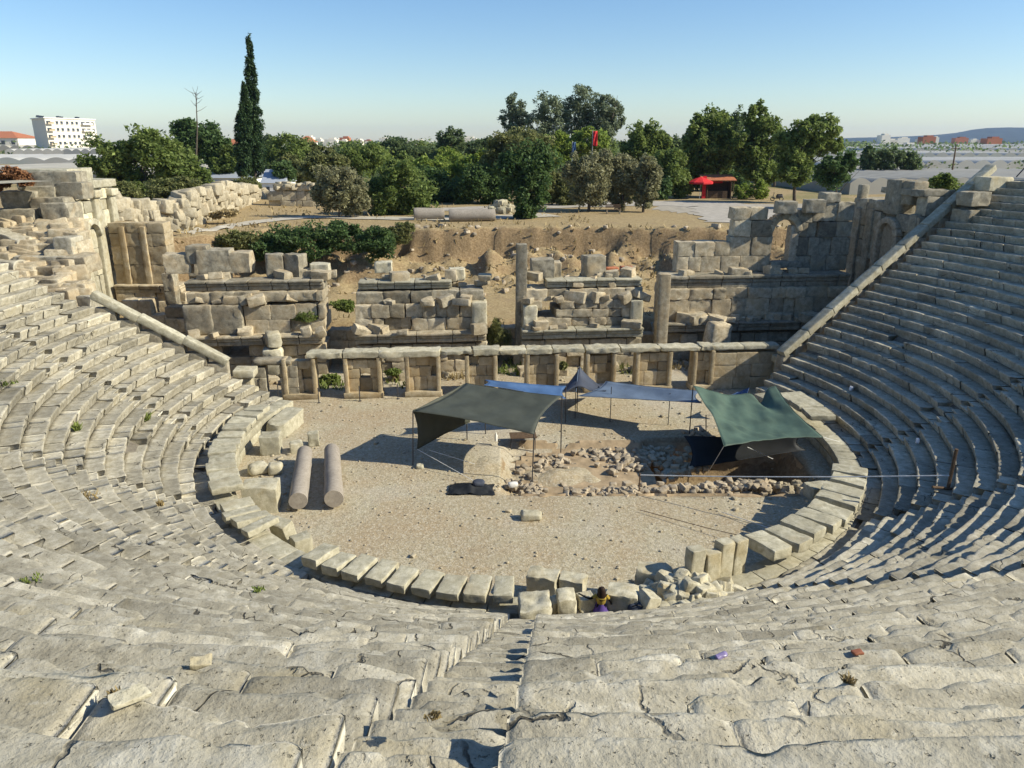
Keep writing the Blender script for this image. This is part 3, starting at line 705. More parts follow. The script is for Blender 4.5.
# mass left of centre
r, a, b = podium(197, 328, 46.4, 'ruined stage mass with two great rounded blocks at its left front', None, ('ruin', 'ruin'))
mb = MB(); q = a + (b - a) * .42
for i, (t, w) in enumerate(((.1, 1.75), (.28, 2.2))):
    c = a + (b - a) * t; stone(mb, (c[0], c[1] + .7, 3.6), (w, 1.2, 1.85), .05, 0, 0, .12, .09, (6, 5, 6), .1); mb.build('orthostat', M['dark_ruin'], r); mb = MB()

mb = MB(); course_wall(mb, q + [0, .45], b + [0, .45], 2.67, 4.6, 2.8, [.85, .95], (.9, 1.6), .05, .06, (3, 3, 3)); course_wall(mb, a + [0, 1.6], q + [0, 1.6], 2.67, 4.5, 1.8, [.9, .9], (1., 1.6), .05); mb.build('wall_masonry', M['ruin'], r)
mb = MB(); course_wall(mb, a + [.2, .5], b + [0, .5], 4.6, 5.25, 2.6, [.62], (1.2, 2.), .07, .07); mb.build('upper_course', M['ruin'], r)
mb = MB(); ledge(mb, a + [0, 1.1], b + [0, 1.1], 5.25, .62, 1.6, .3, (1.0, 1.7)); mb.build('cornice', M['dark_ruin'], r)
# second mass
r, a, b = podium(358, 487, 46.2, 'ruined stage mass left of the slender standing shaft, stepped back in courses', None, ('ruin', 'ruin'))
mb = MB(); sk_ = skyline([(358, 296), (380, 290), (400, 293), (440, 291), (470, 292), (487, 294)], 46.5, 358, 487)
course_wall(mb, a + [0, .4], b + [0, .4], 2.67, 4.3, 2.9, [.8, .82], (.6, 1.2), .06, .06, (5, 3, 4), .03); mb.build('wall_masonry', M['ruin'], r)
mb = MB(); c = b + [-.5, .75]; stone(mb, (c[0], c[1], 3.55), (.95, 1.2, 1.75), .06, 0, 0, .08, .08, (5, 4, 6), .08); mb.build('orthostat', M['cream'], r)
mb = MB(); course_wall(mb, a + [0, .9], b + [-.2, .9], 4.3, lambda t: 5.15 if t < .93 else 4.9, 2.3, [.78], (.9, 1.8), .07, .07); mb.build('upper_course', M['dark_ruin'], r)
mb = MB(); ledge(mb, a + [.1, 1.5], a + (b - a) * .73 + [0, 1.5], 5.15, .5, 1.5, .3, (.9, 1.4)); mb.build('cornice', M['slab'], r)
# third mass
r, a, b = podium(522, 645, 46.4, 'ruined stage mass right of the slender standing shaft, with a full moulded base', None, ('ruin', 'slab'))
mb = MB(); course_wall(mb, a + [0, .5], b + [0, .5], 2.67, lambda t: 4.3 if (t < .1 or t > .3) else 3.7, 2.7, [.55, .55, .55], (.8, 1.7), .06, .06, (5, 3, 4), .04); mb.build('wall_masonry', M['ruin'], r)
mb = MB(); c = b + [-.45, .7]; stone(mb, (c[0], c[1], 3.5), (.8, 1.2, 1.65), .06, 0, 0, .08, .08, (5, 4, 6), .08); mb.build('orthostat', M['cream'], r); mb = MB(); c = a + [.5, .6]; stone(mb, (c[0], c[1], 3.4), (.9, .9, 1.5), .06, 0, 0, .08, .08, (5, 4, 6), .08); mb.build('orthostat', M['cream'], r)
mb = MB(); course_wall(mb, a + [0, .8], b + [0, .8], 4.3, 5.1, 2.2, [.75], (1., 2.1), .06, .06); mb.build('upper_course', M['ruin'], r)
mb = MB(); ledge(mb, a + [1.6, 1.3], b + [0, 1.3], 5.1, .5, 1.5, .3, (1.2, 2.)); mb.build('cornice', M['slab'], r)
# right mass with standing upper storey
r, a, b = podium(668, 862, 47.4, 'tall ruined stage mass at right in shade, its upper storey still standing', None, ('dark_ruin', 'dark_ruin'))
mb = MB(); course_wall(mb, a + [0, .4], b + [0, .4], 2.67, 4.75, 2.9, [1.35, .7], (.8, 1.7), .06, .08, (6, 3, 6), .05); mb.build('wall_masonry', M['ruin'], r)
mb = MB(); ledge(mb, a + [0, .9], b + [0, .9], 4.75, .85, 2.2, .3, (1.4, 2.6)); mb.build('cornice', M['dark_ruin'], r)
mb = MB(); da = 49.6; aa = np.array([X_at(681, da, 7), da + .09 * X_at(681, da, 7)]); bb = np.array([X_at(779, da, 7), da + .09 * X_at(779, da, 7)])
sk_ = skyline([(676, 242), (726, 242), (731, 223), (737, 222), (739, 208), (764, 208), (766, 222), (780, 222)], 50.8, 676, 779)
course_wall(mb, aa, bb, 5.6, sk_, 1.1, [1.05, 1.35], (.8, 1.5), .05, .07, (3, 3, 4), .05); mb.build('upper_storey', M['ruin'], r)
# piers and arch of the small window right of the standing storey
def Xd(u, z=7, d=50.5): x = X_at(u, d, z); return np.array([x, d + .09 * x - 1])
mb = MB(); p0, p1 = Xd(799), Xd(856)
course_wall(mb, p0, p1, 5.6, skyline([(799, 211), (818, 211), (822, 205), (830, 192), (840, 200), (856, 205)], 50.6, 799, 856), 1.1, [1.0, 1.2], (.7, 1.3), .05, .06); mb.build('upper_storey', M['dark_ruin'], r)
mb = MB(); c = (Xd(789, 6) + [0, .1]); stone(mb, (c[0] + .4, c[1] + .3, 7.35), (.62, .75, 2.6), .09, 0, 0, .12, .06, (3, 3, 6), .05); stone(mb, (c[0] + .35, c[1] - .6, 4.2), (.7, .75, 3.1), .09, 0, 0, .1, .05, (3, 3, 6), .05); mb.build('window_pillar', M['tanrubble'], r)
mb = MB(); c = Xd(788, 5.9); stone(mb, (c[0], c[1] + .2, 6.05), (2.2, .9, .42), .09, 0, 0, .08, .05, (5, 3, 2)); mb.build('window_lintel', M['dark_ruin'], r)
mb = MB(); c = Xd(789, 8.6)
for i in range(7):
    t = math.pi * (i + .5) / 7; stone(mb, (c[0] - .95 * math.cos(t), c[1] + .4, 8.3 + .95 * math.sin(t)), (.46, .8, .44), .09, 0, math.pi / 2 - t if False else -(math.pi / 2 - t), .05, .03, (3, 3, 2))
mb.build('window_arch', M['ruin'], r)
block(785, 213, (1.3, .9, .8), 'square block on the wall head above the small arched window', d=50.8, mat='dark_ruin')
block(813, 212, (1.3, .9, .85), 'square block on the wall head at the right of the small arched window', d=51, mat='dark_ruin')
# doorway sills, dark jambs between the masses
for u, lab in ((345, 'low broken sill in the left doorway of the stage building'), (505, 'low sill wall in the doorway beside the slender shaft'), (655, 'narrow jamb block in the right doorway of the stage building')):
    p = at(u, 330, d=48.2); mb = MB(); x = p[0]
    course_wall(mb, (x - 1.0, 48.6 + .09 * x), (x + 1.0, 48.6 + .09 * x), .0, 2.3 if u != 655 else 2.4, 1.2, [.8, .8, .7], (.8, 1.4), .05)
    tag(mb.build('doorway_sill', M['ruin']), lab, 'wall')
# slender square shaft
p = at(521, 318, d=47.6); r = thing('standing_shaft', 'slender tall square stone shaft standing between two stage masses', 'pillar', (p[0], p[1], 0))
mb = MB(); stone(mb, (p[0], p[1], 4.4), (.68, .68, 7.9 * 1.0 - .9), .06, 0, .008, .05, .03, (3, 3, 12)); mb.build('shaft', M['dark_ruin'], r)
mb = MB(); stone(mb, (p[0], p[1], .46), (1.0, 1.0, .95), .06, 0, 0, .05, .03); mb.build('base', M['ruin'], r)
p = at(660, 318, d=47.8); mb = MB(); stone(mb, (p[0] + .1, p[1], 3.0), (.75, .8, 6.0), .06, 0, 0, .06, .04, (3, 3, 9), .03)
tag(mb.build('door_jamb', M['ruin'], origin=(p[0], p[1], 0)), 'upright carved jamb at the left end of the tall shaded ruin', 'pillar')
# smaller fallen masonry strewn over ledges and tops of each mass
def strew(u0, u1, d, zs, n, seed, mat, root, smin=.25, smax=.75):
    rr = random.Random(seed); mb = MB()
    for i in range(n):
        z, off = rr.choice(zs); u = rr.uniform(u0, u1); x = X_at(u, d, z); s = rr.uniform(smin, smax)
        stone(mb, (x, d + .09 * x + off + rr.uniform(-.3, .5), z + s * .3), (s * rr.uniform(1, 1.9), s * 1.1, s * rr.uniform(.6, 1.1)), rr.uniform(-.6, .6), rr.gauss(0, .15), rr.gauss(0, .15), .03, .06, (3, 3, 3), .2)
    tag(mb.build('strewn_masonry', M[mat], root), kind='stuff')
RS_ = [o for o in D.objects if o.name.startswith('stage_building_ruin')]
strew(200, 328, 46.4, [(5.85, 1.8), (5.85, 2.4), (2.67, -.2), (4.6, .6), (0, -1.2), (0, -1.8)], 46, 51, 'ruin', RS_[0]); strew(358, 487, 46.2, [(5.6, 2.0), (5.1, 2.6), (2.67, -.2), (4.3, .5), (0, -1.2)], 46, 52, 'ruin', RS_[1])
strew(522, 645, 46.4, [(5.55, 2.0), (5.1, 1.4), (2.67, -.2), (4.3, .5), (0, -1.2)], 40, 53, 'ruin', RS_[2]); strew(672, 830, 47.4, [(5.55, 1.2), (2.67, -.2), (2.67, .0), (0, -1.2)], 44, 54, 'ruin', RS_[3])
# loose blocks on top of the masses
D1 = 49.0
for (u, v, sz, lab, mat, yw) in [
    (218, 272, (2.0, 1.4, 1.5), 'dark squared block on the ledge at the left of the stage ruins', 'dark_ruin', .1), (238, 271, (1.9, 1.3, 1.25), 'wide pale ended block on top of the left stage mass', 'ruin', .05),
    (276, 275, (1.05, 1.0, 1.35), 'rounded leaning block, left of a pair on the left stage mass', 'dark_ruin', .2), (297, 275, (1.1, 1.0, 1.4), 'rounded leaning block, right of a pair on the left stage mass', 'dark_ruin', -.3),
    (321, 276, (1.2, 1.0, .85), 'low pale block on the right corner of the left stage mass', 'cream', .05), (307, 277, (.9, .9, .6), 'flat dark stone beside the leaning pair on the left stage mass', 'ruin', .3),
    (384, 272, (1.1, .9, .7), 'small pale block on the second stage mass by the bushes', 'cream', .1), (457, 279, (1.0, .9, .75), 'pale flat block on the right of the second stage mass', 'cream', 0),
    (542, 277, (1.5, 1.3, 1.25), 'cube shaped dark block standing on the third stage mass', 'dark_ruin', .06), (556, 278, (.6, 1.0, 1.15), 'narrow block set against the cube on the third stage mass', 'ruin', .06),
    (593, 275, (1.35, 1.2, 1.35), 'rounded dark boulder block on the third stage mass', 'dark_ruin', .3), (625, 288, (1.2, .9, .5), 'low rough slab at the right end of the third stage mass', 'ruin', .1),
    (180, 272, (1.6, 1.2, 1.2), 'block leaning at the foot of the left niche wall', 'ruin', .2), (200, 262, (1.3, 1.1, 1.1), 'dark square stone above the doorway at the far left of the ruins', 'dark_ruin', .1)]:
    block(u, v, sz, lab, d=D1 + .09 * (u - 512) / 16, mat=mat, yaw=yw, r=.05, amp=.09, chip=.16)
for (u, v, lab) in [(612, 273, 'dull red block lying beside the boulder on the third stage mass'), (626, 272, 'brighter red block at the right of the third stage mass')]:
    o = block(u, v, (.8, .6, .42), lab, d=49.6, r=.06, mat='tanrubble'); o.data.materials[0] = M['brick'] if 'brick' in M else M['tile']
# ------------------------------------------------------------------ left end tower (versura) with pilasters
r = thing('left_end_tower', 'tall broken corner wall with sunlit carved pilasters at the left', 'ruin', (-29, 49, 0))
xf = -28.9
mb = MB(); course_wall(mb, (xf, 50.4), (xf, 56.0), 2.0, 11.0, 3.0, [1.1, .8, 1.3], (1.2, 2.2), .05, .05, (5, 3, 4), .02); mb.build('wall_masonry', M['cream'], r)
mb = MB()
for y in (50.8, 53.2, 55.4): stone(mb, (xf + .08, y, 6.8), (.4, .75, 7.8), 0, 0, 0, .06, .04, (3, 3, 12)); stone(mb, (xf + .16, y, 10.6), (.6, .95, .5), 0, 0, 0, .06, .04)
mb.build('pilaster', M['cream'], r)
mb = MB()
for i in range(7):
    t = math.pi * (i + .5) / 7; stone(mb, (xf + .15, 52.0 - .95 * math.cos(t), 7.9 + .95 * math.sin(t)), (.55, .48, .4), 0, -(math.pi / 2 - t) if False else (math.pi / 2 - t), 0, .04, .03, (2, 2, 2))
mb.build('niche_arch', M['cream'], r)
mb = MB(); course_wall(mb, (xf + .25, 50.1), (xf + .25, 56.2), 11.0, lambda t: 12.4 if t < .5 else 11.8, 3.4, [.5, .8], (1.3, 2.4), .06, .06, (5, 3, 4), .04); mb.build('cornice', M['slab'], r)
mb = MB(); course_wall(mb, (-37, 50.0), (-29.0, 50.0), 3.0, lambda t: 8.2 + 3.4 * t, 1.5, [.9, 1.2], (1.2, 2.2), .07, .07, (5, 3, 4), .05); mb.build('return_wall', M['dark_ruin'], r)
TL = [(62, 178, 2.6, 1.5, 1.05, 'long dark capstone lying across the top of the left corner wall', .05), (45, 192, 1.7, 1.5, 1.0, 'dark square block under the long capstone at left', .2), (76, 188, 1.6, 1.4, 1.0, 'pale faced block at the right under the long capstone', 0),
      (26, 200, 1.9, 1.5, 1.2, 'grey block at the left end of the broken corner', .15), (22, 214, 2.2, 1.5, .95, 'flat grey block below the left end of the broken corner', .1), (56, 205, 1.9, 1.5, 1.1, 'dark squared block in the middle of the broken corner', 0),
      (40, 222, 1.6, 1.2, .6, 'thin slab wedged in the broken corner', .2), (64, 212, 1.6, 1.5, 1.2, 'block with a sunlit edge at the right of the broken corner', 0), (14, 238, 2.6, 1.4, 1.0, 'curved pale moulding block fallen onto the top left seats', -.4),
      (10, 268, 2.2, 1.6, 1.1, 'big smooth faced block lying on the left seats at the photo edge', -.2), (34, 280, 1.9, 1.1, .8, 'tilted seat block thrown out of line under the broken corner', -.5), (66, 288, 2.0, 1.0, .75, 'fallen moulded slab pointing right below the broken corner', -.5),
      (88, 298, 1.2, 1.0, .8, 'small block at the head of the left coping wall', -.2), (48, 258, 2.8, 1.4, .8, 'wide flat slab ledge crossing the broken corner', .04), (72, 252, 1.1, 1.2, 1.5, 'upright block at the edge of the broken corner', 0)]
for (u, v, w, dp, h, lab, yw) in TL:
    v2 = v + 10; dd = 49.4 - (v - 178) * .075
    block(u, v2, (w * 1.05, dp, h), lab, d=dd, mat='dark_ruin' if v < 230 else 'seat', yaw=yw, r=.04, amp=.09, chip=.16, roll=.25 * (yw < -.3))
mb = MB(); rr_ = random.Random(5)
for i in range(130):
    u = rr_.uniform(-10, 78); v = rr_.uniform(215, 320) + .0; dd = 49.6 - (v - 178) * .085; p = at(u, v, d=dd)
    stone(mb, p - np.array([0, -.2, .5]), (rr_.uniform(.9, 2.0), rr_.uniform(.8, 1.4), rr_.uniform(.6, 1.3)), rr_.uniform(-.4, .4), rr_.gauss(0, .1), rr_.gauss(0, .12), .1, .06, (3, 3, 2), .1)
tag(mb.build('tumbled_masonry', M['ruin']), 'tumbled stones filling the broken corner between seats and the left tower', 'rubble', kind='stuff')
# niche wall at left
r = thing('niche_wall', 'tan wall with upright pilasters facing the stage at left', 'ruin', (-25, 54, 0))
mb = MB(); ya = 53.5; xa, xb = X_at(113, ya, 6), X_at(168, ya, 6)
course_wall(mb, (xa, ya), (xb, ya), 4.3, lambda t: 8.6 - .9 * (t > .9), 1.4, [1.35, 1.3, .9], (.9, 1.5), .06, .05, (4, 3, 4)); mb.build('wall_masonry', M['tan'], r)
mb = MB()
for u in (126, 147): x = X_at(u, ya, 6); stone(mb, (x, ya + .02, 6.3), (.42, .3, 4.1), 0, 0, 0, .06, .05, (3, 3, 6))
mb.build('pilaster', M['tan'], r)
mb = MB(); ledge(mb, (xa, ya - .3), (xb + .8, ya - .3), 3.7, .6, 1.6, .3); course_wall(mb, (xa, ya - .4), (xb + 1, ya - .4), 0, 3.7, 1.6, [.9, 1.0, 1.1], (1., 1.8), .06); mb.build('plinth', M['ruin'], r)
p = at(171, 268, d=50); mb = MB(); course_wall(mb, (X_at(165, 49.5, 5), 49.2), (X_at(176, 49.5, 5), 49.2), 2.5, 7.2, .8, [1.2, .9], (.6, .9), .06, .1)
tag(mb.build('stub_pillar', M['dark_ruin']), 'stubby pillar with a rounded head beside the niche wall', 'pillar')
for i, (u0, u1, d, zt, lab) in enumerate([(176, 192, 49.6, 7.4, 'stepped wall stub right of the rounded pillar'), (189, 212, 50.5, 6.6, 'broad pale block wall behind the doorway at left'), (118, 160, 48.6, 4.1, 'low front wall of pale blocks below the niche wall'), (160, 180, 47.5, 3.8, 'narrow wall stub left of the dark doorway')]):
    mb = MB(); course_wall(mb, (X_at(u0, d, 5), d), (X_at(u1, d, 5), d), 0, lambda t, zt=zt: zt - .8 * (t > .7), 1.2, [1.0, 1.2, .9], (.8, 1.4), .06, .07)
    tag(mb.build('wall_stub', M['ruin']), lab, 'wall')
p = at(261, 352, z=1.9); mb = MB()
for t in range(3): stone(mb, (p[0] + .3 + .1 * t, p[1] + 1, .55 + .95 * t), (1.6 - .35 * t, 1.2, .95), .2 * t, 0, 0, .25, .1, (4, 4, 4), .1)
tag(mb.build('eroded_pier', M['cream']), 'lumpy eroded pale pier between the coping and the left stage mass', 'pier')
p = at(725, 345, z=2); mb = MB(); stone(mb, (p[0], p[1] + 2, 1.5), (1.6, 1.1, 3.0), .3, 0, .1, .35, .1, (4, 4, 5), .12)
tag(mb.build('leaning_boulder', M['ruin']), 'rounded boulder showing above the shaded end of the low wall', 'boulder')
# ------------------------------------------------------------------ right end tower with arched niche
r = thing('right_end_tower', 'tall shaded corner wall with an arched niche at the right', 'ruin', (25, 49.5, 0))
pa = np.array([24.0, 54.0]); pb = np.array([25.2, 47.2])
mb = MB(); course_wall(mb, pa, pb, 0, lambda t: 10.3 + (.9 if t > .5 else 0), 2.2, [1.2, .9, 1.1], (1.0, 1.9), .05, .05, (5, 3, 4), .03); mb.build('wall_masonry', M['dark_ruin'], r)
dd = (pb - pa) / np.linalg.norm(pb - pa); yw = math.atan2(dd[1], dd[0]); nb = np.array([-dd[1], dd[0]])
mb = MB()
for t in (.1, .3, .92): c = pa + dd * 6.9 * t + nb * .12; stone(mb, (c[0], c[1], 5.9), (.7, .5, 7.6), yw, 0, 0, .06, .05, (3, 3, 10), .03)
mb.build('pilaster', M['dark_ruin'], r)
mb = MB(); c = pa + dd * 6.9 * .62 - nb * .12
for sgn in (-1, 1): e = c + dd * sgn * .95; stone(mb, (e[0], e[1], 6.4), (.42, .5, 3.6), yw, 0, 0, .06, .04, (3, 3, 5))
for i in range(7):
    t = math.pi * (i + .5) / 7; e = c + dd * (-.95 * math.cos(t)); stone(mb, (e[0], e[1], 8.2 + .95 * math.sin(t)), (.46, .5, .4), yw, 0, -(math.pi / 2 - t), .04, .03, (2, 2, 2))
mb.build('niche_arch', M['tanrubble'], r)
mb = MB(); stone(mb, (c[0] + nb[0] * .2, c[1] + nb[1] * .1, 6.7), (1.5, .2, 4.4), yw, 0, 0, .05, .03, (4, 2, 6)); mb.build('niche_back', M['tanrubble'], r)
mb = MB(); c = pa + dd * 6.9 * .58 + nb * .6; stone(mb, (c[0], c[1], 10.6), (1.5, 1.3, 2.2), yw, 0, 0, .1, .06, (4, 4, 5), .05); c = pa + dd * 6.9 * .72 + nb * .7; stone(mb, (c[0], c[1], 10.9), (1.2, 1.2, 1.5), yw + .1, 0, 0, .12, .06, (4, 4, 4), .06); mb.build('top_block', M['dark_ruin'], r)
mb = MB(); c = pa + dd * .3 + nb * .4; stone(mb, (c[0], c[1], 10.2), (.5, .6, 2.0), yw, 0, 0, .08, .04, (3, 3, 5)); mb.build('top_spike', M['dark_ruin'], r)
rr_ = random.Random(9); mb = MB()
for i in range(46):
    z = rr_.uniform(3.5, 9.8); y = 47.5 + rr_.uniform(-.2, 3.8); stone(mb, (26.3 + .05 * (10 - z) * 3 + rr_.uniform(0, .9), y, z), (rr_.uniform(.7, 1.5), rr_.uniform(.7, 1.4), rr_.uniform(.5, .9)), rr_.uniform(-.3, .3), 0, 0, .1, .06, (3, 3, 2), .1)
tag(mb.build('broken_wall_core', M['cream']), 'stepped broken sunlit masonry at the right side of the right corner wall', 'ruin')
rr_ = random.Random(10)
for i, (u, v, s, lab) in enumerate([(925, 218, 1.1, 'pale boulder left of the round bush behind the right coping'), (912, 214, .9, 'grey boulder in the stones behind the right corner wall'), (935, 226, .8, 'small tan boulder near the bush foot behind the coping'), (905, 205, .8, 'small dark stone far behind the right corner wall')]):
    p = at(u, v, d=58); block(u, v, (s * 1.6, s * 1.2, s), lab, d=58, mat='cream', r=.3, amp=.12, name='boulder', cat='boulder')
# blocks at the top of the right coping
for (u, v, w, h, lab, mat) in [(966, 226, 1.3, 1.0, 'cubic block with a lit top standing on the upper right coping', 'dark_ruin'), (962, 239, 1.4, 1.0, 'tan block below the cubic block on the right coping', 'ruin'), (992, 190, 1.8, .8, 'trapezoid corner block at the very top of the right seats', 'cream'), (972, 205, 1.4, .8, 'dark block below the trapezoid block on the right', 'dark_ruin')]:
    block(u, v, (w, 1.2, h), lab, d=45.2 if u < 990 else 46.5, mat=mat, yaw=.3)
# ================================================================== awnings over the dig
def tarp(name, c00, c10, c11, c01, mat, parent, sag=.15, wr=.04, nu=26, nv=20, thick=.008, fold=None, seed=1, fr=1.2):
    c00, c10, c11, c01 = [np.array(c, float) for c in (c00, c10, c11, c01)]
    U, V = np.meshgrid(np.linspace(0, 1, nu + 1), np.linspace(0, 1, nv + 1), indexing='ij'); u = U.ravel()[:, None]; v = V.ravel()[:, None]
    p = c00 * (1 - u) * (1 - v) + c10 * u * (1 - v) + c11 * u * v + c01 * (1 - u) * v
    bow = (4 * u * (1 - u)) * (4 * v * (1 - v)); edge = .35 * (4 * u * (1 - u) + 4 * v * (1 - v)) / 2
    # catenary edges pull inwards a little
    ctr = (c00 + c10 + c11 + c01) / 4
    p = p + (ctr - p) * (.10 * (4 * u * (1 - u) * (1 - 4 * v * (1 - v)) + 4 * v * (1 - v) * (1 - 4 * u * (1 - u)))) * np.array([1, 1, .3])
    p[:, 2] -= (sag * (.65 * bow + .35 * edge))[:, 0]
    q = np.concatenate([u * 6 * fr, v * 2.2 * fr, u * 0 + seed], 1)
    n = fbm(q, 3, seed) + .6 * fbm(np.concatenate([(u + v) * 9 * fr, (u - v) * 2, u * 0 + seed * 2], 1), 2, seed + 3)
    p[:, 2] += wr * n * np.minimum(1, 6 * np.minimum(np.minimum(u, 1 - u), np.minimum(v, 1 - v)) + .25)[:, 0]
    p[:, 1] += wr * .5 * n
    if fold is not None: p = fold(p, u[:, 0], v[:, 0])
    mb = MB(); G3 = p.reshape(nu + 1, nv + 1, 3); tube(mb, np.concatenate([G3[:, 0], G3[-1, 1:], G3[-2::-1, -1], G3[0, -2::-1]]), .016, 5); mb.build('edge_hem', mat, parent)
    mb = MB(); mb.add(p, quadgrid(nu, nv)); o = mb.build(name, mat, parent)
    m = o.modifiers.new('thickness', 'SOLIDIFY'); m.thickness = thick; m.offset = 0
    return o
def pole(parent, a, b, r=.028, name='pole', mat='metal'):
    mb = MB(); tube(mb, [a, b], r, 7); return mb.build(name, M[mat], parent)
def cord(parent, pts, r=.012, name='guy_rope', mat='rope'):
    mb = MB(); tube(mb, pts, r, 5); return mb.build(name, M[mat], parent)
# dark olive awning
f1 = at(413, 465, z=0); nl = at(413, 411, d=f1[1]); f2 = at(532, 486, z=-.35); nr_ = at(534, 434, d=f2[1]); fr_ = at(562, 396, z=2.75); fl = at(466, 383, z=2.95)
r = thing('awning', 'large dark olive canvas awning with a hanging side flap on thin poles', 'awning', (f1[0] + 2.5, f1[1], 0))
tarp('canopy', nl, nr_, fr_, fl, M['olive_cloth'], r, .12, .05, seed=3)
hl = at(417, 449, d=f1[1] + .2); hb = at(470, 422, d=fl[1] - .2); hb[2] = max(hb[2], .9)
tarp('side_flap', nl, hl, hb, fl, M['olive_cloth'], r, .05, .09, 14, 16, seed=8)
pole(r, f1, nl); pole(r, f2, nr_); g = at(563, 430, z=0); pole(r, (fr_[0], fr_[1], -.1), fr_); pole(r, (fl[0], fl[1], -.05), fl)
cord(r, [hl, at(474, 481, z=.05)]); cord(r, [at(429, 450, d=f1[1]), at(475, 464, z=.1)])
# blue strip behind it
r = thing('awning', 'narrow bright blue tarp strung behind the olive awning', 'awning', tuple(at(525, 395, z=2.4)))
a, b = at(485, 380, d=35.2), at(566, 386, d=36.8); c, e = at(566, 399, d=35.4), at(484, 385, d=34.3)
tarp('canopy', e, c, b, a, M['blue_cloth'], r, .18, .06, 24, 10, seed=11); pole(r, (b[0], b[1], 0), b); pole(r, (a[0], a[1], 0), a)
# navy peaked awning
base = at(577, 412, z=0); pk = at(578, 366, d=base[1])
r = thing('awning', 'small peaked dark navy canvas awning rising behind the blue tarps', 'awning', tuple(base))
A, B, C_, D_ = at(557, 393, d=37.0), at(606, 391, d=37.2), at(612, 383, d=40.5), at(566, 384, d=40.3)
def peak(p, u, v):
    w = np.clip(1 - np.hypot((u - .42) * 1.9, (v - .42) * 1.5) * 1.25, 0, 1) ** .9
    return p + (pk - p) * (w[:, None] * np.array([.55, .3, 1.0]))
tarp('canopy', A, B, C_, D_, M['navy_cloth'], r, .05, .04, 26, 26, fold=peak, seed=17, fr=1.6); pole(r, base, pk)
mb = MB(); tube(mb, [pk - (0, .25, .12), at(576, 392, d=37.2)], .02, 6); mb.build('seam', M['bluegrey_cloth'], r)
# long faded blue tarp
r = thing('awning', 'long faded blue tarp stretched low from the navy peak towards the green tarp', 'awning', tuple(at(650, 400, z=1.9)))
a, b, c, e = at(578, 396, d=36.6), at(702, 403, d=34.8), at(700, 391, d=36.2), at(606, 381, d=38.6)
tarp('canopy', a, b, c, e, M['bluegrey_cloth'], r, .28, .04, 30, 12, seed=23)
for u, v in ((610, 422), (575, 418), (668, 398)): g = at(u, v, z=0) if u < 640 else at(668, 425, z=0); pole(r, g, (g[0], g[1], 1.95 if u < 640 else 1.75), .022)
# green tarp
r = thing('awning', 'sagging sea green tarp with pointed corners over the deep dig', 'awning', tuple(at(760, 440, z=1.5)))
a = at(724, 446, z=1.75); b = at(823, 437, z=1.75); c = at(776, 386, z=2.35); e = at(693, 387, z=2.5)
def gfold(p, u, v):
    p = p.copy(); ridge = np.exp(-((u - .62) / .16) ** 2) * np.clip((v - .45) / .55, 0, 1)
    p[:, 2] -= .5 * np.exp(-((u - .36) / .16) ** 2) * np.clip(v - .35, 0, 1) ; p[:, 2] -= ridge * .25; p[:, 2] -= .55 * np.exp(-((u - .80) / .07) ** 2) * np.clip((v - .55) / .45, 0, 1); p[:, 1] -= .5 * np.exp(-((u - .80) / .07) ** 2) * np.clip((v - .55) / .45, 0, 1)
    p[:, 2] += .12 * np.sin((u * 9 - v * 5) * 2.2) * np.clip(v - .1, 0, .5) * (1 - u)
    return p
tarp('canopy', a, b, c, e, M['green_cloth'], r, .42, .11, 40, 34, fold=gfold, seed=29)
c2 = at(757, 389, d=c[1] + .2); c3 = at(720, 396, d=36.5); c4 = at(752, 404, d=34.8)
pole(r, (e[0], e[1], -.1), e); pole(r, at(706, 440, z=-.3), at(706, 415, d=at(706, 440, z=-.3)[1])); pole(r, (c[0], c[1], .2), c)
cord(r, [a, at(706, 476, z=-.9)]); cord(r, [b, at(840, 442, z=1.2)]); cord(r, [a + np.array([1.2, .6, -.3]), at(773, 459, z=.2)])
r = thing('awning', 'small blue tarp corner showing behind the green tarp', 'awning', tuple(at(740, 395, z=2)))
tarp('canopy', at(715, 402, d=37.2), at(748, 400, d=37.0), at(749, 388, d=37.6), at(738, 392, d=38.2), M['blue_cloth'], r, .08, .04, 12, 8, seed=31); g = at(749, 388, d=37.6); pole(r, (g[0], g[1], 0), g)
r = thing('pit_shade_sheet', 'black sheet added over the deep dig to stand in for the shade under the green tarp', 'cloth', tuple(at(740, 470, z=0)))  # added black sheet, its colour stands in for the deep shade of the pit
tarp('canopy', at(689, 468, z=-.3), at(806, 450, z=.3), at(800, 436, z=.9), at(684, 436, z=.5), M['black_cloth_pit_shade'], r, .3, .05, 20, 12, seed=37); g = at(689, 468, z=-.3); pole(r, (g[0], g[1], -1.4), g)
# guy ropes across the orchestra
a, b = at(640, 475, z=.75), at(950, 475.5, z=2.9); mb = MB(); tube(mb, [a + (b - a) * t - np.array([0, 0, .12 * 4 * t * (1 - t) * .6]) for t in np.linspace(0, 1, 14)], .022, 6)
tag(mb.build('rope', M['rope']), 'taut white rope stretched across the dig to a post in the right seats', 'rope')
g = at(560, 490, z=0); mb = MB(); tube(mb, [np.array([a[0], a[1], -.5]), a + (0, 0, .08)], .03, 6); tag(mb.build('rope_post', M['wood']), 'thin post holding the left end of the white rope', 'post')
pb_ = at(950, 497, z=2.3); r = thing('rope_post', 'rough wooden post with a crosspiece standing in the right seats', 'post', tuple(b)); mb = MB(); tube(mb, [(b[0], b[1], 1.4), (b[0] + .05, b[1], 3.9)], .06, 7); mb.build('upright', M['wood'], r)
mb = MB(); tube(mb, [(b[0] - .6, b[1] - .1, 2.5), (b[0] + .5, b[1], 2.35)], .05, 7); mb.build('crosspiece', M['wood'], r)
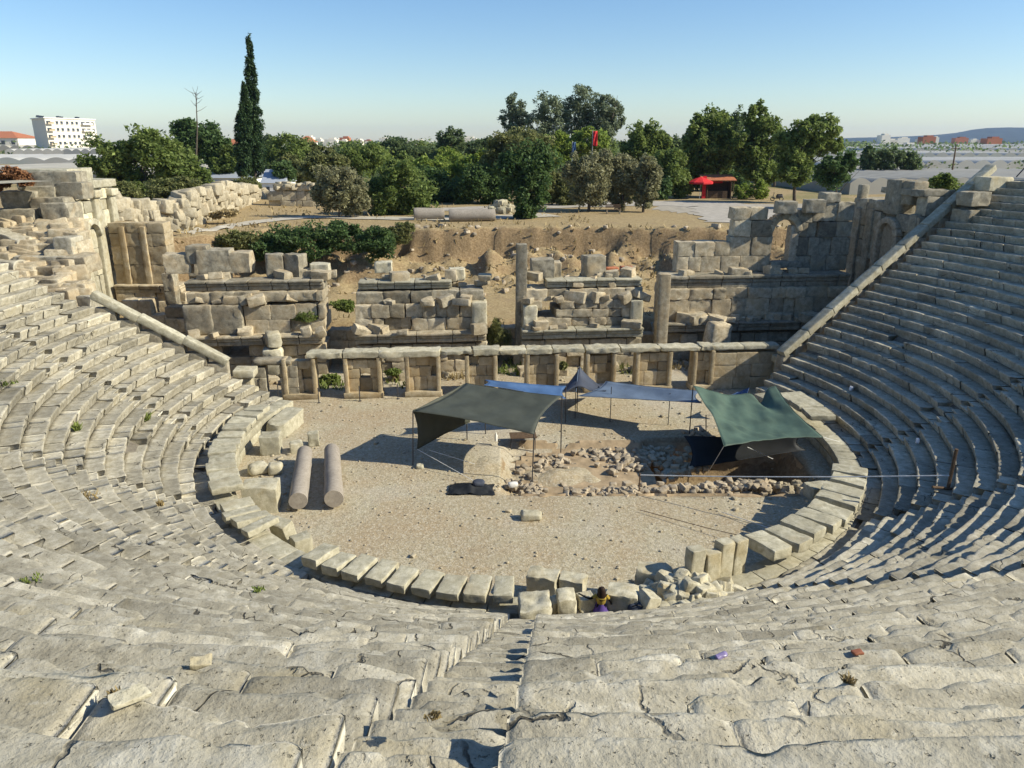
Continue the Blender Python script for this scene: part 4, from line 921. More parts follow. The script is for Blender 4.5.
for i, (u0, v0, u1, v1) in enumerate([(640, 510, 780, 545), (722, 512, 830, 546)]):
    a, b = at(u0, v0, z=.1), at(u1, v1, z=.35); mb = MB(); tube(mb, [a, (a + b) / 2 - (0, 0, .05), b], .014, 5)
    tag(mb.build('rope', M['rope'] if i else M['wood']), ['dark thin cord lying slack over the gravel towards the upright slabs', 'thin white cord crossing the shadow on the right gravel'][i], 'rope')
# ------------------------------------------------------------------ the dig: low rubble walls and spoil
def rubble_line(p0, p1, n, sz_, label, h=2, spread=.28, z0=-.45, mat='tanrubble', seed=1, name='rubble_wall'):
    sz = sz_ * .68; n = int(n * 1.7); rr = random.Random(seed); mb = MB(); p0 = np.array(p0[:2]); p1 = np.array(p1[:2]); dv = p1 - p0; nb = np.array([-dv[1], dv[0]]) / np.linalg.norm(dv)
    for i in range(n):
        t = rr.random(); s = sz * rr.uniform(.5, 1.25); q = p0 + dv * t + nb * rr.gauss(0, spread); lay = rr.random() ** 1.3 * h * (1 - min(1, abs(rr.gauss(0, .15))))
        stone(mb, (q[0], q[1], z0 + lay * sz * .8 + s * .2), (s * rr.uniform(1, 1.6), s, s * .8), rr.uniform(0, 3.1), rr.gauss(0, .25), rr.gauss(0, .25), s * .1, s * .12, (3, 3, 3), .25, 3)
    return tag(mb.build(name, M[mat]), label, 'rubble wall')
rubble_line(at(566, 495, z=-.1), at(768, 484, z=-.1), 300, .34, 'low rubble wall running along the near edge of the dig', 2.2, .22, -.4, seed=2)
rubble_line(at(588, 440, z=-.2), at(640, 468, z=-.2), 110, .34, 'bright heap of field stones in the middle right of the dig', 1.5, .6, -.5, seed=3)
rubble_line(at(532, 478, z=-.3), at(560, 456, z=-.3), 60, .34, 'scatter of stones in the middle of the dig below the awning', 1.2, .55, -.55, seed=4)
rubble_line(at(545, 440, z=-.2), at(600, 437, z=-.2), 55, .34, 'row of stones at the back of the dig under the awning edge', 1.2, .3, -.45, seed=5)
rubble_line(at(640, 440, z=-.2), at(690, 470, z=-.3), 120, .4, 'shaded rubble bank beside the deep dig', 1.6, .8, -.7, mat='ruin', seed=6)
rubble_line(at(500, 483, z=-.2), at(545, 492, z=-.2), 40, .26, 'small loose stones along the lower left lip of the dig', .8, .3, -.3, seed=7)
rubble_line(at(690, 437, z=0), at(706, 433, z=0), 40, .3, 'small heap of broken stone behind the green tarp pole', 2, .35, -.2, seed=8)
# trampled brown soil of the dig
U, V = np.meshgrid(np.linspace(-1, 1, 61), np.linspace(-1, 1, 41), indexing='ij'); cx, cy = 6.2, 31.3; x = cx + U * 7.2; y = cy + V * 3.7
nn = fbm(np.stack([x.ravel() * .8, y.ravel() * .8, x.ravel() * 0 + 4], 1), 4, 41).reshape(x.shape); k = np.maximum(np.abs(U), np.abs(V)) + .16 * nn
zz = ground(x, y) + np.where(k < .84, .05 + .05 * nn, -.2); mb = MB(); mb.add(np.stack([x, y, zz], -1).reshape(-1, 3), quadgrid(60, 40))
tag(mb.build('excavated_earth', plain('brown_dig_soil', (.37, .28, .175), .95, .1, .3, 2.2, .6)), kind='structure')
# walls of the deep pit
rubble_line(at(775, 486, z=-.2), at(822, 484, z=-.2), 60, .35, 'dark rubble edge at the near right of the deep dig', 1.5, .3, -.5, mat='ruin', seed=9)
def heap(u, v, rx, ry, h, label, matn, seed, z=-.1):
    c = at(u, v, z=z); n = 44; U, V = np.meshgrid(np.linspace(-1.15, 1.15, n + 1), np.linspace(-1.15, 1.15, n + 1), indexing='ij')
    r = np.hypot(U, V); x = c[0] + U * rx; y = c[1] + V * ry
    zz = h * np.clip(1.05 - r, -.1, 1) ** .8 if False else h * np.clip(1.05 - r, 0, 1)
    nn = fbm(np.stack([x.ravel() * 1.6, y.ravel() * 1.6, x.ravel() * 0 + seed], 1), 4, seed).reshape(x.shape)
    zz = zz * (1 + .25 * nn) + .05 * nn; g = ground(x, y)
    mb = MB(); mb.add(np.stack([x, y, np.where(r > 1.08, g - .3, np.maximum(g, c[2] - .5) - .05 + zz)], -1).reshape(-1, 3), quadgrid(n, n))
    o = mb.build('spoil_heap', D.materials['ground_gravel_and_dry_grass'], origin=(c[0], c[1], c[2] - .3)); return tag(o, label, 'earth heap')
heap(492, 466, 1.5, 1.9, .1, 'low pale earth shelf at the left edge of the dig beside the olive awning', '', 3)
heap(560, 470, 2.2, 1.4, .35, 'low brown earth mound among the stones of the dig', '', 5)
block(531, 519, (.85, .5, .35), 'lone white stone lying on the open gravel', mat='cream', r=.15, amp=.09, chip=.2, name='stone')
block(818, 497, (1.0, .7, .6), 'small grey block alone in the shadow by the right ring slabs', z=0, yaw=.2)
block(731, 572, (.5, .4, .3), 'little pale stone behind the upright slabs', z=.0, r=.1) if False else None
block(801, 528, (.6, .45, .35), 'small pale stone in the shadow of the right ring slabs', mat='cream', r=.1)
block(420, 468, (.35, .3, .22), 'small stone weighting the foot of the front left awning pole', r=.08)
# folded black sheet on the gravel
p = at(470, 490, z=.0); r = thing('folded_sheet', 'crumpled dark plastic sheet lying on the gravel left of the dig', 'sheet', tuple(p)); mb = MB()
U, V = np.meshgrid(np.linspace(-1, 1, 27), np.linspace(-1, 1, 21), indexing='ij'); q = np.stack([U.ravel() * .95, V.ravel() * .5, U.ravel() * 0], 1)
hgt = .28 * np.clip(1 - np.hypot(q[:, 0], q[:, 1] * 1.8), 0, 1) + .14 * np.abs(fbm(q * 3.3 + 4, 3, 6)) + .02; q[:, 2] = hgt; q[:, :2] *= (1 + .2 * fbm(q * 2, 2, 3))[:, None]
mb.add(q + p, quadgrid(26, 20)); mb.build('sheet', M['black_cloth_pit_shade'], r)
mb = MB(); stone(mb, p + (.35, .05, .3), (.5, .35, .3), .3, 0, 0, .14, .07, (4, 3, 3)); mb.build('bundle', M['navy_cloth'], r)
# small table with white items by the dig
p = at(523, 447, z=-.25); r = thing('folding_table', 'low dusty field table under the right edge of the olive awning', 'table', tuple(p)); mb = MB(); stone(mb, p + (0, 0, .62), (1.3, .8, .05), .1, 0, 0, .02, .005, (3, 3, 1)); mb.build('tabletop', M['wood'], r)
for sx in (-1, 1):
    for sy in (-1, 1): mb = MB(); tube(mb, [p + (sx * .58, sy * .33, 0), p + (sx * .58, sy * .33, .6)], .025, 6); mb.build('leg', M['metal'], r)
for i, (u, v, h, lab) in enumerate([(496, 441, .45, 'white bottle standing on the earth shelf under the awning edge'), (513, 487, .3, 'small white bag lying on the lip of the dig')]):
    p = at(u, v, z=.2 if i == 0 else -.1); mb = MB()
    if i == 0: lathe(mb, [(.0, 0), (.07, 0), (.075, h * .65), (.03, h * .85), (.03, h), (0, h)], p, 10)
    else: stone(mb, p + (0, 0, .1), (.42, .3, .24), .3, 0, 0, .1, .05, (3, 3, 3))
    tag(mb.build('water_bottle' if i == 0 else 'bag', M['white'], origin=p), lab, 'bottle' if i == 0 else 'bag')
# litter and scraps on the seats
def onseat(u, v, off=.03):
    best = None
    for z in np.linspace(12.2, .6, 700):
        p = at(u, v, z=z); R = math.hypot(p[0] - C0[0], p[1] - C0[1])
        if R > RB and z <= Z0 + RS * (int((R - RB) / TR) + 1) + .005: return p + np.array([0, 0, off])
    return p
p = onseat(721, 659); mb = MB(); q, f = rough((.13, .05, .045), sd(), .025, .02, (6, 3, 3), 14); mb.add(rot(q, .5, .2, .1) + p, f); tag(mb.build('crumpled_bottle', M['plastic'], origin=p), 'crumpled violet plastic bottle lying on the near right seats', 'litter')
p = onseat(857, 655); mb = MB(); q, f = rough((.11, .07, .03), sd(), .015, .015, (4, 3, 2), 14); mb.add(rot(q, .3) + p, f); tag(mb.build('scrap', M['orange'], origin=p), 'small orange scrap in a crack of the near right seats', 'litter')
for i, (u, v, s, lab) in enumerate([(851, 390, .35, 'crumpled white paper on the upper right shaded seats'), (917, 443, .32, 'second scrap of white paper lower among the shaded seats'), (966, 166, .3, 'scrap')][:2]):
    p = onseat(u, v); mb = MB(); q, f = rough((s, s * .5, .2), sd(), .05, .08, (4, 3, 3), 6); mb.add(rot(q, .9, .2, .3) + p + (0, 0, .05), f); tag(mb.build('paper_scrap', M['paper'], origin=p), lab, 'litter')
p = onseat(133, 697, .02); mb = MB(); q, f = rough((.22, .12, .03), sd(), .005, .02, (6, 5, 2), 8, .5); mb.add(rot(q, .8, .15, .1) + p, f); tag(mb.build('stone_chip', M['cream'], origin=p), 'white broken stone chip on the near left seats', 'stone')
p = onseat(202, 664, .02); mb = MB(); q, f = rough((.14, .08, .045), sd(), .006, .025, (6, 5, 4), 9, .45); mb.add(rot(q, .3, .15, .1) + p, f); tag(mb.build('stone_chip', M['cream'], origin=p), 'smaller white stone splinter behind the big chip on the near left seats', 'stone')
# ------------------------------------------------------------------ seated person among the blocks
def person():
    hip = at(601, 608, z=1.0); hip[2] = 1.02
    r = thing('person', 'seated person with long dark hair, yellow top and purple skirt, arm resting on a block', 'person', tuple(hip - (0, 0, .12)))
    J = {'pel': (0, 0, 0), 'waist': (0, .02, .2), 'chest': (0, .03, .4), 'neck': (0, .05, .53), 'head0': (0, .07, .6), 'head1': (0, .08, .72), 'sl': (-.17, .03, .46), 'el': (-.4, .0, .36), 'wl': (-.63, .02, .47), 'hl': (-.72, .04, .52),
         'sr': (.17, .03, .46), 'er': (.32, -.02, .26), 'wr': (.36, .12, .06), 'hr': (.37, .19, .03), 'hpl': (-.1, .03, -.02), 'kl': (-.14, .44, .02), 'al': (-.14, .5, -.38), 'tl': (-.14, .66, -.43), 'hpr': (.1, .03, -.02), 'kr': (.14, .44, .02), 'ar': (.14, .5, -.38), 'tr': (.14, .66, -.43)}
    Rr = {'pel': .14, 'waist': .115, 'chest': .135, 'neck': .05, 'head0': .085, 'head1': .09, 'sl': .06, 'el': .042, 'wl': .03, 'hl': .035, 'sr': .06, 'er': .042, 'wr': .03, 'hr': .035, 'hpl': .1, 'kl': .065, 'al': .04, 'tl': .035, 'hpr': .1, 'kr': .065, 'ar': .04, 'tr': .035}
    ed = [('pel', 'waist'), ('waist', 'chest'), ('chest', 'neck'), ('neck', 'head0'), ('head0', 'head1'), ('chest', 'sl'), ('sl', 'el'), ('el', 'wl'), ('wl', 'hl'), ('chest', 'sr'), ('sr', 'er'), ('er', 'wr'), ('wr', 'hr'), ('pel', 'hpl'), ('hpl', 'kl'), ('kl', 'al'), ('al', 'tl'), ('pel', 'hpr'), ('hpr', 'kr'), ('kr', 'ar'), ('ar', 'tr')]
    # fingers
    for s, w in (('l', (-.1, .01, .03)), ('r', (.0, .09, -.01))):
        h = np.array(J['h' + s]); w = np.array(w); sd_ = np.array([0, 1., 0]) if s == 'l' else np.array([1., 0, 0])
        for i, (o, l) in enumerate(((-.03, .75), (-.01, .9), (.01, .85), (.03, .65))):
            k = f'f{s}{i}'; J[k] = tuple(h + sd_ * o + w * l * .5); J[k + 'b'] = tuple(h + sd_ * o * 1.2 + w * l * .9 + np.array([0, 0, -.02])); Rr[k] = .009; Rr[k + 'b'] = .008; ed += [('h' + s, k), (k, k + 'b')]
        J['t' + s + 'h'] = tuple(h + sd_ * -.05 + w * .25); Rr['t' + s + 'h'] = .01; ed += [('h' + s, 't' + s + 'h')]
    ks = list(J); me = D.meshes.new('body'); me.from_pydata([J[k] for k in ks], [(ks.index(a), ks.index(b)) for a, b in ed], [])
    o = D.objects.new('body', me); COL.objects.link(o); o.parent = r; o.location = (0, 0, .12); me.materials.append(M['skin'])
    sk = o.modifiers.new('skin', 'SKIN')
    if not me.skin_vertices: 
        bpy.context.view_layer.objects.active = o; bpy.ops.mesh.customdata_skin_add()
    for i, k in enumerate(ks): me.skin_vertices[0].data[i].radius = (Rr[k], Rr[k]); me.skin_vertices[0].data[i].use_root = k == 'pel'
    sk.use_smooth_shade = True; sb = o.modifiers.new('sub', 'SUBSURF'); sb.levels = sb.render_levels = 1
    b0 = hip
    mb = MB(); lathe(mb, [(.115, .15), (.15, .3), (.165, .42), (.12, .5), (.06, .545), (.055, .53), (.1, .48), (.15, .4)], b0 + (0, .03, 0), 16)
    v = mb.v[0]; v[:, 0] = b0[0] + (v[:, 0] - b0[0]) * 1.15
    for s in (-1, 1): tube(mb, [b0 + (s * .15, .03, .47), b0 + (s * (.3 if s < 0 else .25), .01, .41 if s < 0 else .35)], [.075, .06], 10, caps=False)
    mb.build('top', M['yellow'], r)
    mb = MB(); lathe(mb, [(.125, .24), (.14, .12), (.19, .0), (.24, -.1), (.27, -.13), (.2, -.13)], b0 + (0, .04, 0), 18); tube(mb, [b0 + (0, .05, .0), b0 + (0, .3, .0), b0 + (0, .48, -.08)], [.2, .2, .15], 14); mb.build('skirt', M['purple'], r)
    mb = MB(); hc = b0 + (0, .06, .68); n = 14
    prof = [(.02, .135), (.08, .12), (.12, .06), (.135, 0), (.14, -.08), (.16, -.2), (.165, -.32), (.12, -.42), (.02, -.45)]
    lathe(mb, prof, hc + (0, -.03, 0), 16); v = mb.v[0]; dy = v[:, 1] - (hc[1] - .03); m = dy > 0; v[m, 1] -= dy[m] * .55; v += .012 * np.stack([fbm(v * 14, 2, j) for j in range(3)], 1); mb.build('hair', M['hair'], r)
    mb = MB(); lathe(mb, [(0, -.015), (.016, -.012), (.014, .012), (0, .02)], b0 + (0, .18, .67), 8); mb.build('nose', M['skin'], r)
person()
_pr = [o for o in D.objects if o.name == 'person'][0]; _pr.scale = (.86, .86, .86)
p = at(636, 613, z=.9); r = thing('backpack', 'small dark blue bag lying in the hollow right of the seated person', 'bag', tuple(p)); mb = MB(); stone(mb, p + (0, 0, .16), (.5, .35, .34), .2, 0, .1, .14, .04, (4, 3, 3)); mb.build('body', M['navy_cloth'], r); mb = MB(); tube(mb, [p + (-.15, -.12, .3), p + (0, -.22, .42), p + (.15, -.12, .3)], .02, 6); mb.build('strap', M['black_cloth_pit_shade'], r)

mb = MB(); rr = random.Random(44)
for i in range(900):
    a = rr.uniform(0, 6.28); q = 13.2 * math.sqrt(rr.random()); x, y = C0[0] + q * math.cos(a), C0[1] + q * math.sin(a); s = rr.uniform(.03, .09) * (2 if rr.random() < .06 else 1) * (1.5 if q > 11.5 else 1)
    stone(mb, (x, y, gz(x, y) + s * .25), (s * 1.4, s, s * .7), rr.uniform(0, 3), 0, 0, s * .2, s * .2, (2, 2, 2), .15, 9)
tag(mb.build('pebbles', M['rubble']), 'loose pebbles and small stones scattered over the orchestra gravel', 'pebbles', kind='stuff')
# ================================================================== vegetation
def leaves(mb, cen, n, size, rs, up=.3, asp=.5, drop=0.):
    """n small folded leaf sprays at given centres"""
    nrm = rs.normal(size=(n, 3)); nrm[:, 2] = np.abs(nrm[:, 2]) + up; nrm /= np.linalg.norm(nrm, axis=1, keepdims=True)
    t = rs.normal(size=(n, 3)); t[:, 2] -= drop; t -= (t * nrm).sum(1, keepdims=True) * nrm; t /= np.linalg.norm(t, axis=1, keepdims=True); b = np.cross(nrm, t)
    s = np.reshape(size, (-1, 1)) * rs.uniform(.6, 1.35, (n, 1))
    p0 = cen - t * s; p1 = cen + b * s * asp + nrm * s * .12; p2 = cen + t * s; p3 = cen - b * s * asp + nrm * s * .12
    V = np.stack([p0, p1, p2, p3], 1).reshape(-1, 3); I = np.arange(n * 4).reshape(n, 4)
    mb.add(V, I, tint=np.repeat(np.clip(rs.normal(1, .22, n), .5, 1.7), 4))
def crown_pts(blobs, n, rs, clump=.22, hole=.35, fill=.35):
    """points on the surfaces of many random clumps that fill the given ellipsoids (c, r)"""
    vol = np.array([max(r[0] * r[2], .01) for c, r in blobs]); vol = vol / vol.sum(); out = []
    for (c, r), w in zip(blobs, vol):
        k = max(12, int(60 * (.4 + w))); m = int(n * 3.4 * w / k) + 4
        for _ in range(k):
            d = rs.normal(size=3); d /= np.linalg.norm(d); q = np.array(c) + d * np.array(r) * rs.uniform(.3, 1.0) ** .6 * (1 - clump * .7)
            cr = np.array(r) * clump * rs.uniform(.6, 1.6); cr = np.maximum(cr, .12)
            e = rs.normal(size=(m, 3)); e /= np.linalg.norm(e, axis=1, keepdims=True); e *= rs.uniform(.45, 1.08, (m, 1))
            out.append(q + e * cr)
    return np.concatenate(out)
def limbs(mb, base, top, rad, blobs, rs, lean=0):
    base = np.array(base, float); top = np.array(top, float)
    k = 7; pts = [base + (top - base) * i / (k - 1) + np.array([rs.normal(0, .12), rs.normal(0, .12), 0]) * (0 < i < k - 1) * rad * 6 for i in range(k)]
    tube(mb, pts, np.linspace(rad * 1.25, rad * .35, k), 8)
    for c, r in (blobs if lean == 0 else []):
        for _ in range(2):
            s = pts[rs.randint(2, k - 1)]; e = np.array(c) + rs.normal(size=3) * np.array(r) * .35
            m = (s + e) / 2 + rs.normal(size=3) * .15 * np.linalg.norm(e - s) * np.array([.5, .5, .2])
            tube(mb, [s, m, e], [rad * .5, rad * .3, rad * .1], 6)
_ts = [0]
def tree(label, d, ells, mat, tr=None, leaf=.3, n=2600, name='tree', cat='tree', group=None, clump=.22, trad=None, asp=.5, drop=0, base_v=None, trunk=True, depth=.8, bark='bark', zb=None):
    """ells: pixel ellipses (u, v, ru, rv) of the crown measured at distance d; tr: trunk foot column u"""
    _ts[0] += 1; rs = np.random.RandomState(_ts[0] * 7 + 3)
    blobs = []
    for (u, v, ru, rv) in ells:
        c = at(u, v, d=d); sc = proj(c)[2] / F
        blobs.append((c + np.array([0, rs.uniform(-.25, .25) * ru * sc, 0]), (ru * sc * 1.08, ru * sc * depth, rv * sc * 1.08 / .96)))
    u0 = ells[0][0] if tr is None else tr; x = X_at(u0, d, 8); gzv = gz(x, d) if zb is None else zb
    if base_v is not None: gzv = at(u0, base_v, d=d)[2]
    root = thing(name, label, cat, (x, d, gzv), group)
    topc = max(b[0][2] for b in blobs); big = max(blobs, key=lambda b: b[1][0] * b[1][2])
    if trunk:
        mb = MB(); h = topc - gzv; rad = trad or max(.05, .022 * h)
        limbs(mb, (x, d, gzv - .3), (big[0][0], big[0][1], big[0][2] + big[1][2] * .3), rad, blobs, rs, int(mat == 'L_cyp')); mb.build('trunk', M[bark], root)
    mb = MB(); cen = crown_pts(blobs, n, rs, clump); cen = cen[cen[:, 2] > gzv + .05] if len(cen) else cen
    leaves(mb, cen, len(cen), leaf * .66, rs, .3, asp, drop); mb.build('crown' if trunk else 'foliage', M[mat], root)
    return root
# --- nearer trees
tree('dense dark green tree, narrow at its foot, standing at the bank edge', 79, [(535, 165, 27, 26), (530, 195, 20, 22), (525, 215, 12, 13), (512, 172, 20, 22)], 'L_dark', 525, .3, 4200)
tree('grey olive tree at the left of the block wall, above the bushes', 80, [(340, 185, 27, 20), (328, 196, 17, 18), (355, 200, 18, 18)], 'L_olive', 338, .26, 3600, 'olive_tree', 'olive tree')
tree('full rounded green tree with bright top next to the grey olive', 83, [(400, 190, 34, 26), (380, 200, 22, 24), (415, 208, 20, 17), (398, 172, 20, 13)], 'L_green', 395, .3, 5200)
tree('olive tree with two thin trunks, left of three by the bench', 87, [(590, 180, 26, 25), (575, 170, 15, 14), (603, 165, 14, 14), (588, 197, 18, 12)], 'L_olive', 589, .26, 3600, 'olive_tree', 'olive tree', 'olive trees by the bench', trad=.16)
tree('olive tree in the middle of the three by the bench', 88, [(622, 175, 18, 22), (620, 195, 16, 14)], 'L_olive', 624, .26, 2600, 'olive_tree', 'olive tree', 'olive trees by the bench', trad=.15)
tree('slimmer olive tree, rightmost of the three by the bench', 86, [(648, 180, 14, 20), (645, 198, 12, 10)], 'L_olive', 644, .26, 2200, 'olive_tree', 'olive tree', 'olive trees by the bench', trad=.13)
tree('round glossy green bush behind the right coping wall', 56, [(944, 196, 21, 18), (940, 182, 13, 8), (950, 205, 15, 9)], 'L_green', 943, .17, 3600, 'bush', 'bush', trad=.12)
tree('big spreading bushy green tree at left behind the pale rubble wall', 92, [(140, 165, 50, 30), (108, 160, 28, 22), (175, 172, 32, 26), (150, 142, 26, 14), (130, 185, 34, 14)], 'L_green', 140, .36, 7500, base_v=205)
tree('low grey green shrub in front of the big bushy tree at left', 76, [(170, 190, 26, 11), (186, 184, 14, 8)], 'L_scrub', 170, .22, 2200, 'shrub', 'shrub', trunk=False)
tree('pale shrub close behind the left tower wall', 72, [(124, 193, 17, 11), (112, 186, 8, 8)], 'L_scrub', 122, .2, 1500, 'shrub', 'shrub', trunk=False)
tree('tall dark round tree behind the bushy tree at left', 130, [(198, 138, 26, 19), (215, 150, 16, 22), (185, 130, 14, 10)], 'L_dark', 200, .42, 3600)
# cypresses
def cypress(label, u, vt, vb, w, d, lean=0):
    es = []
    for i in range(9):
        t = i / 8; v = vt + 4 + (vb - vt - 8) * t; es.append((u + lean * (1 - t), v, w * 1.15 * (.32 + .68 * min(1, t * 1.9)) * (1 if t < .9 else .8), (vb - vt) / 11))
    return tree(label, d, es, 'L_cyp', u, .34, 5200, 'cypress_tree', 'cypress', 'pair of cypresses', .3, .2, .35, -1.5, base_v=vb + 3)
cypress('shorter dark cypress at the left of the pair', 243, 86, 174, 8.5, 117, 1)
cypress('taller dark cypress at the right of the pair', 255.5, 44, 174, 9, 120, -6)
# bare dead tree
p = at(196, 165, d=125); r = thing('bare_tree', 'thin bare dead tree rising above the dark round tree at left', 'tree', tuple(p)); mb = MB(); rs = np.random.RandomState(4)
tp = at(196, 92, d=125); tube(mb, [p, (p + tp) / 2 + (.2, 0, 0), tp], [.16, .1, .05], 6)
for i in range(14):
    t = rs.uniform(.68, 1); s = p + (tp - p) * t; e = s + np.array([rs.normal(0, .9), rs.normal(0, .5), rs.uniform(.3, 1.3)]); tube(mb, [s, (s + e) / 2 + (0, 0, -.1), e], [.04, .03, .015], 5)
mb.build('trunk', M['bark'], r)
# tall pale trees in the middle
tree('tall thin crowned tree, leftmost of the high trees in the middle', 150, [(515, 107, 12, 13), (508, 119, 11, 9), (522, 121, 11, 10), (516, 134, 13, 16)], 'L_blue', 516, .4, 1300)
tree('tall airy tree with open crown left of the highest trees in the middle', 148, [(548, 110, 16, 17), (538, 126, 14, 14), (557, 130, 16, 17), (548, 142, 18, 12)], 'L_blue', 548, .42, 1700)
tree('highest airy tree at the centre of the skyline', 150, [(583, 99, 19, 13), (573, 113, 21, 14), (597, 116, 19, 15), (585, 132, 24, 18)], 'L_blue', 584, .42, 2300)
tree('airy tree slanting right of the highest tree in the middle', 147, [(607, 105, 14, 11), (617, 117, 10, 13), (604, 130, 15, 14)], 'L_blue', 606, .4, 1400)
tree('bright green bushy tree below the highest tree, beside the flags', 118, [(560, 150, 24, 18), (590, 140, 18, 13), (545, 160, 18, 14)], 'L_bright', 562, .4, 2600)
tree('grey green bushy tree behind the dark tree in the middle', 100, [(515, 148, 30, 20), (498, 165, 18, 22), (535, 150, 20, 16)], 'L_scrub', 512, .36, 3600)
tree('broad green tree right of the high trees, behind the olives', 122, [(645, 145, 24, 25), (660, 150, 14, 18), (632, 155, 18, 18)], 'L_green', 648, .42, 3200)
# right group
tree('tall full green tree at the left of the right group, above the red kiosk', 112, [(712, 130, 24, 22), (700, 145, 20, 24), (722, 150, 20, 24), (706, 170, 20, 14)], 'L_green', 722, .42, 4600, trad=.22)
tree('narrow peaked tree in the middle of the right group', 110, [(757, 118, 14, 16), (765, 138, 22, 20), (748, 150, 20, 22), (762, 172, 22, 16)], 'L_green', 762, .4, 4200, trad=.22)
tree('leaning broad tree at the right of the group, its trunk bare on the path edge', 100, [(812, 130, 26, 15), (800, 148, 26, 22), (795, 170, 20, 16), (832, 145, 14, 12)], 'L_green', 796, .36, 4600, trad=.2)
tree('low dark round tree beyond the shaded ruin at right', 90, [(835, 172, 20, 16), (850, 162, 10, 10)], 'L_dark', 838, .32, 1900)
tree('small light green shrub beside the trunks of the right group', 106, [(758, 190, 12, 10), (742, 192, 10, 8)], 'L_bright', 757, .28, 900, 'shrub', 'shrub', trunk=False)
tree('shadowy understory tree behind the red kiosk', 125, [(700, 178, 24, 14), (675, 180, 20, 12), (730, 180, 22, 14)], 'L_dark', 690, .4, 2600, trunk=False, name='shrub', cat='shrub')
tree('light tree low behind the airy right group', 135, [(778, 155, 22, 18), (735, 130, 14, 20)], 'L_far', 775, .45, 1800)
# middle distance belt
MID = [('deep shaded tree behind the shorter fallen drum', 100, [(432, 186, 20, 19), (448, 192, 18, 15), (420, 178, 14, 12)], 'L_dark', .34, 2600), ('dark leafy tree filling the space left of the dense tree at the bank edge', 98, [(478, 184, 22, 20), (496, 192, 18, 16), (466, 192, 14, 13)], 'L_dark', .34, 2800), ('sunny tree with yellowish top behind the drums', 112, [(466, 168, 22, 14), (450, 164, 16, 12)], 'L_bright', .36, 2200), ('dull green tree between the block wall and the rounded tree', 100, [(318, 168, 20, 13), (336, 166, 16, 12)], 'L_scrub', .36, 2200), ('low shrubbery tree right of the dense tree', 96, [(565, 196, 16, 15), (552, 186, 14, 16)], 'L_scrub', .32, 1900), ('green tree behind the rightmost olive', 108, [(668, 170, 18, 22), (680, 184, 14, 14)], 'L_green', .38, 2600), ('pale green tree right of the cypress pair with a rounded crown', 140, [(288, 150, 22, 15), (280, 162, 18, 12)], 'L_green', .45, 2200), ('bushy bright tree between the cypresses and the grey olive', 120, [(305, 172, 24, 12), (290, 165, 14, 10)], 'L_scrub', .38, 2000),
       ('dark small tree left of the block wall roof', 112, [(284, 172, 12, 11)], 'L_dark', .34, 1000), ('broad mid green tree behind the full rounded tree', 125, [(362, 158, 30, 16), (345, 165, 20, 12)], 'L_green', .42, 2600),
       ('bright leafed tree above the fallen drums', 108, [(440, 178, 24, 16), (425, 170, 16, 14)], 'L_bright', .36, 2400), ('yellowish reedy tree left of the dark tree in the middle', 106, [(472, 172, 18, 18), (482, 160, 9, 10)], 'L_bright', .34, 2000),
       ('dark low tree in the gap above the fallen drums', 112, [(455, 192, 18, 12), (440, 196, 12, 9)], 'L_dark', .34, 1400), ('peaked tree standing out of the far belt left of the high trees', 165, [(452, 144, 15, 16), (446, 158, 18, 10)], 'L_far', .5, 1500),
       ('rounded tree in the far belt behind the full rounded tree', 170, [(393, 150, 20, 12), (410, 154, 16, 9)], 'L_far', .5, 1500), ('low tree in the far belt below the distant town', 175, [(335, 158, 20, 9), (352, 152, 10, 10)], 'L_far', .5, 1200),
       ('low dark tree in the far belt beside the peaked tree', 178, [(478, 150, 16, 10), (492, 146, 10, 9)], 'L_far', .5, 1200), ('tree in the far belt between the rounded and the peaked trees', 172, [(425, 155, 18, 9)], 'L_far', .5, 1100),
       ('low green tree at the foot of the cypress pair', 128, [(228, 158, 12, 12), (222, 165, 14, 9)], 'L_green', .4, 1200), ('hedge like green tree behind the cypress at left', 150, [(270, 148, 12, 12)], 'L_far', .45, 900),
       ('small tree in shadow behind the middle olive', 105, [(660, 190, 16, 12), (640, 195, 14, 10)], 'L_dark', .34, 1400), ('far tree in the gap left of the right group', 165, [(678, 152, 12, 16), (672, 165, 14, 12)], 'L_far', .5, 1300),
       ('shrubby tree behind the left olive by the bench', 104, [(560, 190, 22, 18), (575, 200, 20, 10)], 'L_scrub', .34, 1800)]
for lab, d, es, mt, lf, n in MID: tree(lab, d, es, mt, None, lf, n, group='trees of the middle belt', trunk=(n > 1300))
rr = random.Random(71)
for i in range(22):
    u = 300 + 26 * i % 560 + rr.uniform(-8, 8) if i < 20 else rr.uniform(640, 690); d = rr.uniform(135, 215); v = 142 + (215 - d) * .16 + rr.uniform(-2, 8); w = rr.uniform(15, 25)
    tree('middling green tree filling the belt behind the named trees', d, [(u, v + 8, w, 13), (u + rr.uniform(-9, 9), v + 1, w * .6, 9), (u, v + 20, w * 1.05, 13)], rr.choice(['L_far', 'L_green', 'L_green', 'L_bright', 'L_scrub']), None, .5, 1500, group='filler trees of the belt', trunk=i % 3 == 0)
